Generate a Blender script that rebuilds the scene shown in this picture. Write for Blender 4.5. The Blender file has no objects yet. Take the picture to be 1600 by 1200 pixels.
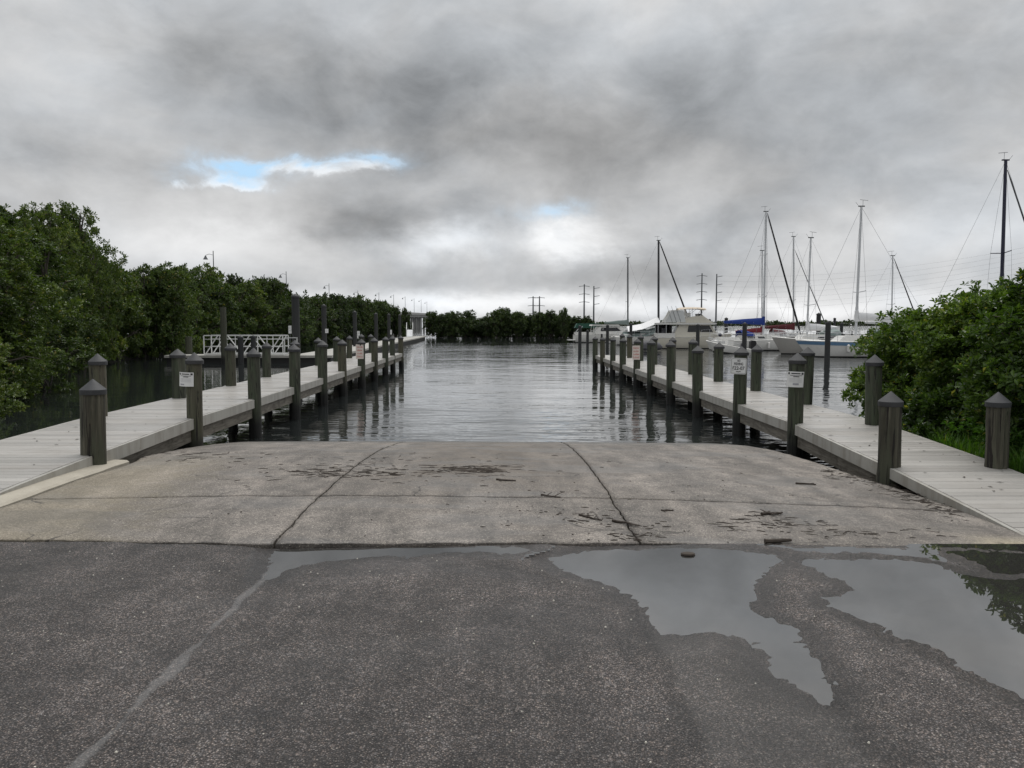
import bpy, bmesh, math, random
import numpy as np
from mathutils import Vector, Matrix
R = math.radians
rnd = random.Random(11)
rng = np.random.default_rng(7)
S = bpy.context.scene
COL = S.collection

# ------------------------------------------------------------------ camera
FPX, PITCH, CAMZ = 1230.0, R(4.32), 1.65
cam_d = bpy.data.cameras.new('camera'); cam = bpy.data.objects.new('camera', cam_d); COL.objects.link(cam)
cam_d.sensor_width = 36; cam_d.lens = 36 * FPX / 1600
cam_d.clip_start = .05; cam_d.clip_end = 12000
cam.location = (0, 0, CAMZ); cam.rotation_euler = (math.pi / 2 - PITCH, 0, 0)
S.camera = cam

def ray(px, py):
    x, y = (px - 800) / FPX, (600 - py) / FPX
    c, s = math.cos(PITCH), math.sin(PITCH)
    return Vector((x, c + y * s, -s + y * c))
def at(px, py, z):
    """survey: the point at height z that the photograph shows at this pixel"""
    d = ray(px, py); t = (z - CAMZ) / d.z
    return Vector((d.x * t, d.y * t, z))
def atY(px, py, Y):
    d = ray(px, py); t = Y / d.y
    return Vector((d.x * t, Y, CAMZ + d.z * t))
def azel(px, py):
    d = ray(px, py).normalized()
    return math.atan2(d.x, d.y), math.asin(d.z)

# ------------------------------------------------------------------ node helpers
class E:
    """a socket with arithmetic"""
    nt = None
    def __init__(s, k): s.k = k
    @staticmethod
    def m(op, *a):
        n = E.nt.nodes.new('ShaderNodeMath'); n.operation = op
        for i, v in enumerate(a):
            if isinstance(v, E): E.nt.links.new(v.k, n.inputs[i])
            else: n.inputs[i].default_value = v
        return E(n.outputs[0])
    def __add__(s, o): return E.m('ADD', s, o)
    __radd__ = __add__
    def __sub__(s, o): return E.m('SUBTRACT', s, o)
    def __rsub__(s, o): return E.m('SUBTRACT', o, s)
    def __mul__(s, o): return E.m('MULTIPLY', s, o)
    __rmul__ = __mul__
    def __truediv__(s, o): return E.m('DIVIDE', s, o)
    def __rtruediv__(s, o): return E.m('DIVIDE', o, s)
    def __pow__(s, o): return E.m('POWER', s, o)
def emax(a, b): return E.m('MAXIMUM', a, b)
def emin(a, b): return E.m('MINIMUM', a, b)
def eexp(a): return E.m('EXPONENT', a)
def ss(v, a, b, lo=0., hi=1.):
    n = E.nt.nodes.new('ShaderNodeMapRange'); n.interpolation_type = 'SMOOTHSTEP'
    E.nt.links.new(v.k, n.inputs[0])
    for i, q in ((1, a), (2, b), (3, lo), (4, hi)): n.inputs[i].default_value = q
    return E(n.outputs[0])
def sep(v):
    n = E.nt.nodes.new('ShaderNodeSeparateXYZ'); E.nt.links.new(v.k, n.inputs[0])
    return [E(o) for o in n.outputs]
def comb(x, y, z):
    n = E.nt.nodes.new('ShaderNodeCombineXYZ')
    for i, v in enumerate((x, y, z)):
        if isinstance(v, E): E.nt.links.new(v.k, n.inputs[i])
        else: n.inputs[i].default_value = v
    return E(n.outputs[0])
def noise(vec, scale, detail=4., rough=.55, dist=0., out=0):
    n = E.nt.nodes.new('ShaderNodeTexNoise')
    if vec is not None: E.nt.links.new(vec.k, n.inputs['Vector'])
    n.inputs['Scale'].default_value = scale; n.inputs['Detail'].default_value = detail
    n.inputs['Roughness'].default_value = rough; n.inputs['Distortion'].default_value = dist
    return E(n.outputs[out])
def voro(vec, scale, feature='F1', out='Distance', rand=1.):
    n = E.nt.nodes.new('ShaderNodeTexVoronoi'); n.feature = feature
    E.nt.links.new(vec.k, n.inputs['Vector']); n.inputs['Scale'].default_value = scale
    n.inputs['Randomness'].default_value = rand
    return E(n.outputs[out])
def mix(f, a, b, blend='MIX'):
    n = E.nt.nodes.new('ShaderNodeMix'); n.data_type = 'RGBA'; n.blend_type = blend
    for i, v in ((0, f), (6, a), (7, b)):
        if isinstance(v, E): E.nt.links.new(v.k, n.inputs[i])
        elif isinstance(v, (int, float)): n.inputs[i].default_value = v
        else: n.inputs[i].default_value = (*v, 1)
    return E(n.outputs[2])
def ramp(f, stops):
    n = E.nt.nodes.new('ShaderNodeValToRGB'); E.nt.links.new(f.k, n.inputs[0])
    el = n.color_ramp.elements
    while len(el) < len(stops): el.new(.5)
    for e, (p, c) in zip(el, stops): e.position = p; e.color = (*c, 1)
    return E(n.outputs[0])
def texco(which='Object'):
    n = E.nt.nodes.new('ShaderNodeTexCoord'); return E(n.outputs[which])
def geom(which):
    n = E.nt.nodes.new('ShaderNodeNewGeometry'); return E(n.outputs[which])
def objrand():
    n = E.nt.nodes.new('ShaderNodeObjectInfo'); return E(n.outputs['Random'])
def mapv(v, scale=(1, 1, 1), loc=(0, 0, 0)):
    n = E.nt.nodes.new('ShaderNodeMapping'); E.nt.links.new(v.k, n.inputs[0])
    n.inputs['Scale'].default_value = scale; n.inputs['Location'].default_value = loc
    return E(n.outputs[0])
def bump(h, strength=1., dist=.01, normal=None):
    n = E.nt.nodes.new('ShaderNodeBump'); E.nt.links.new(h.k, n.inputs['Height'])
    n.inputs['Strength'].default_value = strength; n.inputs['Distance'].default_value = dist
    if normal: E.nt.links.new(normal.k, n.inputs['Normal'])
    return E(n.outputs[0])
class Mat:
    def __init__(s, name):
        s.m = bpy.data.materials.new(name); s.m.use_nodes = True
        s.nt = s.m.node_tree; E.nt = s.nt
        s.b = s.nt.nodes['Principled BSDF']
    def set(s, **kw):
        names = dict(col='Base Color', rough='Roughness', metal='Metallic', normal='Normal', ior='IOR', spec='Specular IOR Level',
                     trans='Transmission Weight', subs='Subsurface Weight', alpha='Alpha', coat='Coat Weight')
        for k, v in kw.items():
            i = s.b.inputs[names[k]]
            if isinstance(v, E): s.nt.links.new(v.k, i)
            elif isinstance(v, (tuple, list)): i.default_value = (*v, 1)
            else: i.default_value = v
        return s.m
def simple(name, col, rough=.5, metal=0., var=.12, scale=8.):
    m = Mat(name); n = noise(texco(), scale, 4)
    c = mix(n, tuple(v * (1 - var) for v in col), tuple(min(1, v * (1 + var)) for v in col))
    return m.set(col=c, rough=rough, metal=metal)

# ------------------------------------------------------------------ sky + sun + exposure
W = bpy.data.worlds.new('World'); S.world = W; W.use_nodes = True
E.nt = W.node_tree
bg = W.node_tree.nodes['Background']
sky = W.node_tree.nodes.new('ShaderNodeTexSky'); sky.sky_type = 'NISHITA'; sky.sun_disc = False
SUN_EL, SUN_AZ = R(62), R(14)
sky.sun_elevation = SUN_EL; sky.sun_rotation = SUN_AZ
d = texco('Generated'); dx, dy, dz = sep(d)
up = emax(dz, 0.0)
plane = comb(dx / (up + .22), dy / (up + .22), 0.)
n_big = noise(plane, .85, 6, .54, .25)
q1 = mapv(d, (1, 1, 1.9), (.37, 0, .21)); q2 = mapv(d, (1, 1, 1.45), (2.1, 0, 1.3))
n_mid = noise(q1, 3.4, 7, .53, .3)
fine = noise(q2, 8.5, 8, .58, .5); veil = noise(mapv(d, (1, 1, 1.8), (.7, .2, .9)), 18., 7, .62, .5)
dirn = noise(mapv(d, (1, 1, 1.5)), 7., 6, .62, .3, out=1); jx, jy, jz = sep(dirn)
az = E.m('ARCTAN2', dx, dy) + (jx - .5) * .17
el = E.m('ARCSINE', dz) + (jy - .5) * .075
def blob(px, py, wx, wy):
    a0, e0 = azel(px, py); a, b = wx / FPX, wy / FPX
    u, v = (az - a0) / a, (el - e0) / b
    return eexp(0. - (u * u + v * v))
n_def = noise(mapv(d, (1, 1, 1.5), (3.3, 1.1, .4)), 4.6, 7, .55, .25)
lum = .445 + (ss(n_def, .40, .62) - .5) * .07 + (n_big - .5) * .30 + (n_mid - .5) * .38 + (fine - .5) * .27 + (veil - .5) * .09
dark = blob(760, 190, 260, 100) * .19 + blob(430, 130, 220, 80) * .09 + blob(1040, 240, 260, 90) * .08 \
     + blob(560, 350, 130, 38) * .17 + blob(1010, 425, 170, 35) * .14 + blob(240, 250, 160, 40) * .07
lite = blob(690, 378, 80, 24) * .34 + blob(880, 376, 70, 24) * .34 + blob(330, 388, 200, 40) * .18 \
     + blob(760, 472, 380, 20) * .30 + blob(1190, 478, 260, 14) * .16 + blob(1540, 350, 120, 55) * .13 \
     + blob(560, 30, 150, 80) * .08 + blob(1000, 60, 200, 80) * .07 + blob(1250, 385, 120, 26) * .06 \
     + blob(90, 60, 130, 110) * .06
lum = emax(lum - dark + lite, .14)
# an overcast deck brightens towards the zenith
lum = lum * (1. + ss(up, .36, .95) * .9)
tint = mix(ss(n_mid, .35, .65), (.955, 1.0, 1.05), (.995, 1.0, 1.005))
lumc = comb(lum, lum, lum)
cloud = mix(1., lumc, tint, 'MULTIPLY')
hole = blob(365, 264, 52, 19) + blob(470, 259, 75, 8) * .75 + blob(575, 252, 50, 9) * .75 + blob(345, 286, 34, 7) * .5 + blob(865, 338, 45, 13) * .45
hole = emin(hole * 1.10 * ss(fine, .28, .62, .25, 1.2) * ss(veil, .28, .66, .30, 1.25), 1.) * .88
edge = ss(blob(345, 290, 60, 9) + blob(480, 272, 60, 8) + blob(560, 268, 40, 7) + hole * (1. - hole) * 2.4, .3, 1.1) * .8
skyc = mix(1., E(sky.outputs[0]), (.105, .105, .105), 'MULTIPLY')
skyc = mix(1., skyc, comb(.38, .60, .86), 'ADD')
skyc = mix(.85, skyc, (.33, .53, .72))
cloud = mix(edge * ss(veil, .3, .6, .4, 1.), cloud, (.80, .82, .84))
final = mix(hole, cloud, skyc)
# below the horizon: dull ground-coloured light
final = mix(ss(dz, -.06, -.005), (.12, .12, .11), final)
BGS = .10
final = mix(1., final, (1 / BGS,) * 3, 'MULTIPLY')
W.node_tree.links.new(final.k, bg.inputs[0]); bg.inputs[1].default_value = BGS
sun_d = bpy.data.lights.new('sun', 'SUN'); sun = bpy.data.objects.new('sun', sun_d); COL.objects.link(sun)
sun_d.energy = 1.5; sun_d.angle = R(45); sun_d.color = (1, .97, .93)
sv = Vector((math.sin(SUN_AZ) * math.cos(SUN_EL), math.cos(SUN_AZ) * math.cos(SUN_EL), math.sin(SUN_EL)))
sun.rotation_euler = sv.to_track_quat('Z', 'Y').to_euler()
S.view_settings.view_transform = 'Standard'; S.view_settings.look = 'None'
S.view_settings.exposure = 0.3; S.view_settings.gamma = 1.0; S.view_settings.use_curve_mapping = False

# ------------------------------------------------------------------ object helpers
def tag(o, label=None, cat=None, group=None, kind=None):
    if label: o['label'] = label
    if cat: o['category'] = cat
    if group: o['group'] = group
    if kind: o['kind'] = kind
    return o
def link(name, me, parent=None, mat=None):
    o = bpy.data.objects.new(name, me); COL.objects.link(o)
    if parent: o.parent = parent
    if mat and me is not None and not me.materials: me.materials.append(mat)
    return o
def empty(name, loc=(0, 0, 0), rz=0., label=None, cat=None, group=None):
    o = bpy.data.objects.new(name, None); COL.objects.link(o); o.empty_display_size = .2
    o.location = loc; o.rotation_euler = (0, 0, rz)
    return tag(o, label, cat, group)
def kids(o): return [c for c in ALLKIDS.get(o.name, [])]
def copy_tree(o, parent=None):
    c = o.copy(); COL.objects.link(c); c.parent = parent
    for ch in list(o.children): copy_tree(ch, c)
    return c
class MB:
    def __init__(s): s.v = []; s.f = []; s.sm = []
    def add(s, vs, fs, smooth=False):
        n = len(s.v); s.v += [tuple(v) for v in vs]
        s.f += [tuple(n + i for i in f) for f in fs]; s.sm += [smooth] * len(fs)
        return s
    def box(s, x0, x1, y0, y1, z0, z1):
        return s.add([(x0, y0, z0), (x1, y0, z0), (x1, y1, z0), (x0, y1, z0), (x0, y0, z1), (x1, y0, z1), (x1, y1, z1), (x0, y1, z1)],
                     [(0, 3, 2, 1), (4, 5, 6, 7), (0, 1, 5, 4), (1, 2, 6, 5), (2, 3, 7, 6), (3, 0, 4, 7)])
    def bar(s, a, b, w, h):
        """a square bar from a to b, w wide and h high"""
        a, b = Vector(a), Vector(b); d = (b - a).normalized()
        u = Vector((0, 0, 1)) if abs(d.z) < .95 else Vector((1, 0, 0))
        r = d.cross(u).normalized() * w / 2; t = r.cross(d).normalized() * h / 2
        vs = [p + i * r + j * t for p in (a, b) for i, j in ((-1, -1), (1, -1), (1, 1), (-1, 1))]
        return s.add(vs, [(0, 1, 2, 3), (7, 6, 5, 4), (0, 4, 5, 1), (1, 5, 6, 2), (2, 6, 7, 3), (3, 7, 4, 0)])
    def tube(s, pts, rads, n=8, caps=True):
        pts = [Vector(p) for p in pts]
        if not isinstance(rads, (list, tuple)): rads = [rads] * len(pts)
        vs, fs = [], []
        for i, p in enumerate(pts):
            d = (pts[min(i + 1, len(pts) - 1)] - pts[max(i - 1, 0)]).normalized()
            u = Vector((0, 0, 1)) if abs(d.z) < .9 else Vector((1, 0, 0))
            r = d.cross(u).normalized(); t = r.cross(d)
            for k in range(n):
                a = 2 * math.pi * k / n
                vs.append(p + (r * math.cos(a) + t * math.sin(a)) * rads[i])
        for i in range(len(pts) - 1):
            for k in range(n):
                fs.append((i * n + k, i * n + (k + 1) % n, (i + 1) * n + (k + 1) % n, (i + 1) * n + k))
        if caps: fs += [tuple(range(n))[::-1], tuple(range((len(pts) - 1) * n, len(pts) * n))]
        return s.add(vs, fs, n > 5)
    def lathe(s, prof, n=20, c=(0, 0, 0), smooth=True):
        vs, fs = [], []
        for r, z in prof:
            for k in range(n):
                a = 2 * math.pi * k / n; vs.append((c[0] + r * math.cos(a), c[1] + r * math.sin(a), c[2] + z))
        for i in range(len(prof) - 1):
            for k in range(n):
                fs.append((i * n + k, i * n + (k + 1) % n, (i + 1) * n + (k + 1) % n, (i + 1) * n + k))
        fs += [tuple(range(n))[::-1], tuple(range((len(prof) - 1) * n, len(prof) * n))]
        return s.add(vs, fs, smooth)
    def prism(s, poly, y0, y1, axis='y'):
        """poly of (a, z) swept along an axis"""
        n = len(poly)
        P = (lambda a, z, t: (a, t, z)) if axis == 'y' else (lambda a, z, t: (t, a, z)) if axis == 'x' else (lambda a, z, t: (a, z, t))
        vs = [P(a, z, y0) for a, z in poly] + [P(a, z, y1) for a, z in poly]
        return s.add(vs, [tuple(range(n)), tuple(range(n, 2 * n))[::-1]] + [(i, i + n, (i + 1) % n + n, (i + 1) % n) for i in range(n)])
    def mesh(s, name, mat=None, angle=None):
        me = bpy.data.meshes.new(name); me.from_pydata(s.v, [], s.f)
        me.polygons.foreach_set('use_smooth', s.sm)
        if mat: me.materials.append(mat)
        bm = bmesh.new(); bm.from_mesh(me); bmesh.ops.recalc_face_normals(bm, faces=bm.faces[:])
        if angle is not None:
            for e in bm.edges:
                if len(e.link_faces) == 2 and e.calc_face_angle(0) > angle: e.smooth = False
        bm.to_mesh(me); bm.free()
        return me
    def build(s, name, mat, parent=None, angle=.7):
        return link(name, s.mesh(name, mat, angle), parent)
def np_mesh(name, V, F, mat=None, smooth=False):
    """fast mesh from arrays: F is (n, k) of equal-size faces"""
    me = bpy.data.meshes.new(name); F = np.asarray(F); V = np.asarray(V, dtype=np.float32)
    me.vertices.add(len(V)); me.vertices.foreach_set('co', V.ravel())
    n, k = F.shape
    me.loops.add(n * k); me.polygons.add(n)
    me.loops.foreach_set('vertex_index', F.ravel().astype(np.int32))
    me.polygons.foreach_set('loop_start', (np.arange(n) * k).astype(np.int32))
    me.polygons.foreach_set('use_smooth', np.full(n, smooth))
    me.update(calc_edges=True)
    if mat: me.materials.append(mat)
    return me
def grid_faces(nx, ny):
    i, j = np.meshgrid(np.arange(nx - 1), np.arange(ny - 1)); a = (j * nx + i).ravel()
    return np.stack([a, a + 1, a + nx + 1, a + nx], 1)
def sstep(a, b, x):
    t = np.clip((x - a) / (b - a), 0, 1); return t * t * (3 - 2 * t)
def vnoise(x, y, f, seed=0):
    """smooth value noise, -1..1"""
    x = np.asarray(x) * f; y = np.asarray(y) * f
    xi, yi = np.floor(x).astype(np.int64), np.floor(y).astype(np.int64); xf, yf = x - xi, y - yi
    def h(a, b):
        q = (a * 374761393 + b * 668265263 + seed * 974634777) & 0xffffffff
        q = ((q ^ (q >> 13)) * 1274126177) & 0xffffffff
        return ((q ^ (q >> 16)) & 0xffff) / 32767.5 - 1
    u, v = xf * xf * (3 - 2 * xf), yf * yf * (3 - 2 * yf)
    return (h(xi, yi) * (1 - u) + h(xi + 1, yi) * u) * (1 - v) + (h(xi, yi + 1) * (1 - u) + h(xi + 1, yi + 1) * u) * v

# ------------------------------------------------------------------ materials
WATER_Z = -.55
def wet_and_deck_shade(c, z0=-.34, z1=.06, f=.3):
    """waterlogged, algae-covered timber near the waterline, plus the shade below deck level painted into the colour"""
    x, y, z = sep(geom('Position'))
    n = noise(geom('Position'), 6, 3)
    return mix(ss(z + (n - .5) * .25, z0, z1), (.006, .006, .005), c)  # near-black stands for wet timber and for painted shade under the deck
def mat_pile():
    m = Mat('pile_wood'); t = texco('Object'); oi = objrand()
    g = noise(mapv(t, (26, 26, 1.3)), 1., 6, .6, .6)
    g2 = noise(mapv(t, (60, 60, 2.)), 1., 3, .6)
    b = noise(mapv(t, (5, 5, 1.6)), 1., 5, .6, .3)
    c = ramp(g, [(.25, (.010, .011, .008)), (.5, (.048, .050, .034)), (.75, (.110, .109, .080))])
    c = mix(ss(b, .4, .68, 0, .75), c, (.045, .062, .033))
    c = mix(ss(oi, .5, 1., 0, .35), c, (.12, .095, .06))
    c = mix(ss(b, .62, .75, 0, .4), c, (.14, .145, .12))
    ck = ss(noise(mapv(t, (17, 17, .8), (3, 1, 2)), 1., 4, .7, 1.2), .36, .42)
    c = mix(ck, (.012, .010, .008), c)
    c = wet_and_deck_shade(c)
    return m.set(col=c, rough=.75, normal=bump(g * .5 + g2 * .25 + ck * .8, .9, .012))
def mat_pile_brown():
    m = Mat('pile_wood_brown'); t = texco('Object')
    g = noise(mapv(t, (24, 24, 1.1)), 1., 6, .62, .8)
    b = noise(mapv(t, (7, 7, 1.)), 1., 4, .6, .3)
    c = ramp(g, [(.28, (.015, .013, .009)), (.5, (.050, .046, .031)), (.72, (.115, .106, .078))])
    c = mix(ss(b, .42, .62, 0, .7), c, (.058, .064, .040))
    x, y, z = sep(t)
    c = mix(ss(z + b * .5, .1, .55, .75, 0.), c, (.035, .018, .010))
    ck = ss(noise(mapv(t, (15, 15, .7), (3, 1, 2)), 1., 4, .7, 1.4), .38, .45)
    c = mix(ck, (.012, .008, .006), c)
    return m.set(col=c, rough=.8, normal=bump(g * .6 + ck * 1., 1., .02))
def mat_deck():
    m = Mat('deck_board'); t = texco('Object'); oi = objrand()
    g = noise(mapv(t, (3, 60, 10)), 1., 5, .6, .2)
    p = noise(mapv(geom('Position'), (.7, 1.6, 1)), 1.2, 5, .6, .3)
    v = .345 + (g - .5) * .12 + (oi - .5) * .13
    c = mix(1., comb(v, v, v), (1.03, .985, .92), 'MULTIPLY')
    c = mix(ss(p, .44, .66, 0, .55), c, (.20, .183, .16))
    sp = ss(noise(geom('Position'), 38, 2, .5), .71, .76)
    c = mix(sp * .6, c, (.07, .06, .045))
    return m.set(col=c, rough=ss(p, .4, .65, .30, .55), normal=bump(g, .3, .004))
def mat_fascia():
    m = Mat('fascia'); t = geom('Position')
    x, y, z = sep(t)
    st = noise(mapv(t, (5, 5, .9)), 1., 5, .65)
    c = mix(ss(st, .4, .7), (.34, .33, .30), (.24, .225, .195))
    c = mix(ss(noise(t, 11, 5, .7), .6, .75, 0, .6), c, (.14, .125, .095))
    return m.set(col=c, rough=.5)
def mat_stringer():
    m = Mat('stringer_wood'); t = geom('Position')
    g = noise(mapv(t, (3, 3, 30)), 1., 5, .6, .6)
    b = noise(t, 3., 4, .6)
    c = ramp(g, [(.3, (.06, .052, .04)), (.55, (.15, .135, .11)), (.8, (.22, .20, .17))])
    c = mix(ss(b, .5, .68, 0, .75), c, (.045, .038, .026))
    return m.set(col=c, rough=.75, normal=bump(g, .5, .01))
def mat_cap():
    m = Mat('cap_plastic'); n = noise(texco(), 9, 5, .6); oi = objrand()
    c = mix(n, (.016, .017, .019), (.036, .038, .042))
    c = mix(oi * .4, c, (.045, .043, .042))
    return m.set(col=c, rough=.62, normal=bump(n, .15, .01))
def mat_asphalt():
    m = Mat('asphalt'); p = geom('Position')
    v1 = voro(p, 105, out='Color'); vd = voro(p, 105); r1, g1, b1 = sep(v1)
    v2 = voro(p, 240, out='Color'); r2, g2, b2 = sep(v2); vd2 = voro(p, 240)
    big = noise(p, .8, 5, .6, .4); med = noise(p, 4.5, 5, .6)
    v = .036 + r1 * r1 * .090 + (r2 - .5) * .060
    v = emax(v, .006) * ss(vd, .0, .62, 1.35, .22)
    v3 = voro(p, 34, out='Color'); r3, g3, b3 = sep(v3); vd3 = voro(p, 34)
    v = v + ss(r3, .80, .86) * ss(vd3, .50, .30) * (b3 * .055 - .008)
    trk = noise(mapv(p, (2.6, .22, 1), (1, 4, 0)), 1., 4, .6, .3)
    v = v * ss(big, .3, .7, .58, 1.38) * ss(med, .3, .7, .72, 1.28) * ss(trk, .32, .68, .76, 1.22) * 1.92
    c = mix(1., comb(v, v, v), mix(g1, (1.24, .985, .84), (1.07, .99, .975)), 'MULTIPLY')
    c = mix(ss(r1, .95, .985) * ss(vd, .42, .34) * .7, c, (.34, .31, .26))
    c = mix(ss(g2, .985, .995) * ss(vd2, .42, .34), c, (.50, .48, .43))
    # the sealed lane seam and a filled trench, smoother than the chippings round them
    a = texco('Object')
    x, y, z = sep(p)
    sx = x + 1.63 + (noise(p, 2.4, 5, .6) - .5) * .11
    sw = (noise(mapv(p, (1, 1, 1), (4, 2, 0)), 2.2, 3) - .40) * .10
    seam = ss(E.m('ABSOLUTE', sx) - emax(sw, -.012) - (noise(p, 28, 3) - .5) * .03, 0., .022, 1, 0) * ss(y, 5.45, 5.3) * ss(noise(p, 5., 3), .30, .45, .25, 1.)
    nb = (noise(p, 3.5, 5, .65) - .5) * .14
    tr2 = ss(x + nb, .73, .80) * ss(x + nb * 1.6, 1.46, 1.30) * ss(y + nb * 3., 4.55, 4.1)
    rim = (ss(E.m('ABSOLUTE', x + nb - .74), .045, .0) + ss(E.m('ABSOLUTE', x + nb * 1.6 - 1.44), .08, .0) * .7) * ss(y, 4.5, 4.2)
    cr = voro(p + 0. if False else mapv(p, (1, 1, 1), (.3, .7, 0)), .8, 'DISTANCE_TO_EDGE')
    smooth = emin(seam * .8 + tr2 * .28, 1.)
    c = mix(seam * .45, c, (.125, .122, .12))
    c = mix(tr2 * .22, c, (.10, .096, .09)); c = mix(emin(rim, 1.) * .30, c, (.016, .015, .014))
    # dampness
    wet = ss(noise(mapv(p, (.55, 1.1, 1), (2.3, 5.1, 0)), 1.3, 4, .55, .4), .46, .68)
    an = E.nt.nodes.new('ShaderNodeAttribute'); an.attribute_name = 'shore'; shore_ = E(an.outputs['Fac'])
    shore_ = ss(shore_ + (med - .5) * .5, .1, .8)
    wet = emin(emax(wet * .8 + smooth * .5, shore_), 1.)
    h = (1. - vd) * .9 + (1. - vd2) * .4 + med * .6
    h = h * (1. - smooth * .85)
    rough = .62 - wet * .34
    return m.set(col=mix(emax(wet * .30, shore_ * .62), c, mix(.6, c, (.016, .015, .014))), rough=rough, normal=bump(h, .95, .011), spec=.45)
def mat_concrete():
    m = Mat('ramp_concrete'); p = geom('Position'); oi = objrand()
    v1 = voro(p, 95, out='Color'); vd = voro(p, 95); r1, g1, b1 = sep(v1)
    v2 = voro(p, 170, out='Color'); r2, g2, b2 = sep(v2)
    big = noise(p, .75, 6, .62, .5); med = noise(p, 3.2, 6, .65, .3); strk = noise(mapv(p, (1.9, .45, 1)), 1.2, 5, .6, .5)
    v = .172 + (r1 - .5) * .15 + (r2 - .5) * .07
    v = v * ss(vd, .15, .65, 1.1, .62) * ss(med, .3, .7, .66, 1.28) * ss(strk, .3, .7, .62, 1.28)
    c = mix(1., comb(v, v, v), mix(big, (1.08, .985, .89), (1.15, .97, .80)), 'MULTIPLY')
    c = mix(ss(r1, .90, .95) * ss(vd, .45, .35), c, (.40, .37, .31))
    x, y, z = sep(p)
    # sand washed along the left kerb, brown silt down the middle lane, damp algae towards the waterline
    sand = ss(x + (med - .5) * 1.8 + (y - 7.) * .12, -2.7, -4.0) * ss(y, 10.8, 8.8)
    c = mix(sand * .42, c, mix(r1, (.20, .165, .105), (.36, .31, .215)))
    sand2 = ss(x + (med - .5) * 1.0, 3.6, 4.3) * ss(y, 6.9, 6.2)
    c = mix(sand2 * .8, c, mix(r1, (.30, .25, .16), (.50, .44, .30)))
    silt = ss(E.m('ABSOLUTE', x + .35 + (big - .5) * 2.), 1.9, .3) * ss(y, 6.6, 9.) * ss(med, .3, .6)
    c = mix(silt * .62, c, (.085, .066, .047))
    tide = ss(z + (med - .5) * .16, -.26, -.50)
    c = mix(tide * .75, c, (.035, .036, .03))
    wet = ss(noise(mapv(p, (.5, 1.3, 1), (9, 3, 0)), 1.1, 4, .55, .5), .50, .64)
    wet = emax(wet * .75, tide)
    c = mix(wet * .34, c, (.055, .050, .044))
    pw = mapv(p, (1, 1, 1), (.2, .1, 0)); wx = noise(p, 2.5, 4, .6, out=1)
    n_ = E.nt.nodes.new('ShaderNodeVectorMath'); n_.operation = 'MULTIPLY_ADD'; E.nt.links.new(wx.k, n_.inputs[0]); n_.inputs[1].default_value = (.5, .5, 0); E.nt.links.new(pw.k, n_.inputs[2])
    crk = ss(voro(E(n_.outputs[0]), .55, 'DISTANCE_TO_EDGE'), .007, .002) * ss(noise(p, .9, 3), .50, .58)
    c = mix(crk * .8, c, (.022, .018, .014))
    h = (1. - vd) * .6 + med * .5 - crk
    return m.set(col=c, rough=.72 - wet * .36, normal=bump(h, .5, .006))
def mat_water():
    m = Mat('sea_water'); p = geom('Position')
    q = mapv(p, (1., 1.6, 1))
    w00 = noise(mapv(p, (.07, .16, 1), (1, 2, 0)), 1., 3, .5); w0 = noise(mapv(p, (.28, .75, 1)), 1., 2, .5, .3)
    w1 = noise(mapv(p, (.9, 2.1, 1), (3, 8, 1)), 1., 3, .5, .4); w2 = noise(mapv(p, (3.2, 6.5, 1), (3, 8, 1)), 1., 2, .5); w3 = noise(mapv(p, (.25, .5, 1)), 1., 2)
    x, y, z = sep(p)
    gust = ss(noise(mapv(p, (.05, .03, 1)), 1.5, 3, .5), .36, .62, .45, 1.25)
    lee = ss(x + (w3 - .5) * 2. + y * .06, -4.3, -5.6, 1., .35)
    h = (w00 * .085 + w0 * .038 + w1 * .021 + w2 * .0042) * gust * lee
    return m.set(col=(.018, .021, .021), rough=.015, ior=2.4, spec=.5, normal=bump(h, 1., 1.))
def mat_puddle():
    m = Mat('puddle_water'); p = geom('Position')
    h = noise(p, 3., 2)
    return m.set(col=(.032, .031, .029), rough=.01, ior=2.9, normal=bump(h, .02, .02))
def mat_leaf(name, cols, rough=.42, tr=.25, bias=0.):
    m = Mat(name); ri = geom('Random Per Island'); oi = objrand()
    n = noise(texco('Object'), .9, 3, .55)
    f = emin(emax(ri * .55 + (n - .5) * 1.1 + .22 + (oi - .5) * .35 + bias, 0.), 1.)
    c = ramp(f, [(.0, cols[0]), (.45, cols[1]), (.8, cols[2]), (1., cols[3])])
    c = mix(ss(ri, .975, .985), c, cols[4])
    nt = m.nt; m.set(col=c, rough=rough, spec=.4)
    t = nt.nodes.new('ShaderNodeBsdfTranslucent'); mx = nt.nodes.new('ShaderNodeMixShader'); mx.inputs[0].default_value = tr
    E.nt = nt; tc = mix(1., c, (1.5, 1.6, .6), 'MULTIPLY'); nt.links.new(tc.k, t.inputs[0])
    nt.links.new(m.b.outputs[0], mx.inputs[1]); nt.links.new(t.outputs[0], mx.inputs[2])
    nt.links.new(mx.outputs[0], nt.nodes['Material Output'].inputs[0])
    return m.m
def mat_bark():
    m = Mat('bark'); t = texco()
    n = noise(mapv(t, (9, 9, 2)), 1., 5, .65)
    return m.set(col=ramp(n, [(.3, (.03, .025, .02)), (.7, (.12, .105, .085))]), rough=.85, normal=bump(n, .6, .02))
def mat_bank():
    m = Mat('bank_soil'); p = geom('Position'); x, y, z = sep(p)
    n = noise(p, 5, 6, .65); b = noise(p, 1.1, 4)
    c = mix(ss(b, .35, .65), (.045, .038, .026), (.05, .06, .022))
    c = mix(n * .6, c, (.022, .018, .012))
    c = mix(ss(z, -.3, -.5), c, (.010, .009, .007))
    return m.set(col=c, rough=.9, normal=bump(n, .8, .03))

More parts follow.
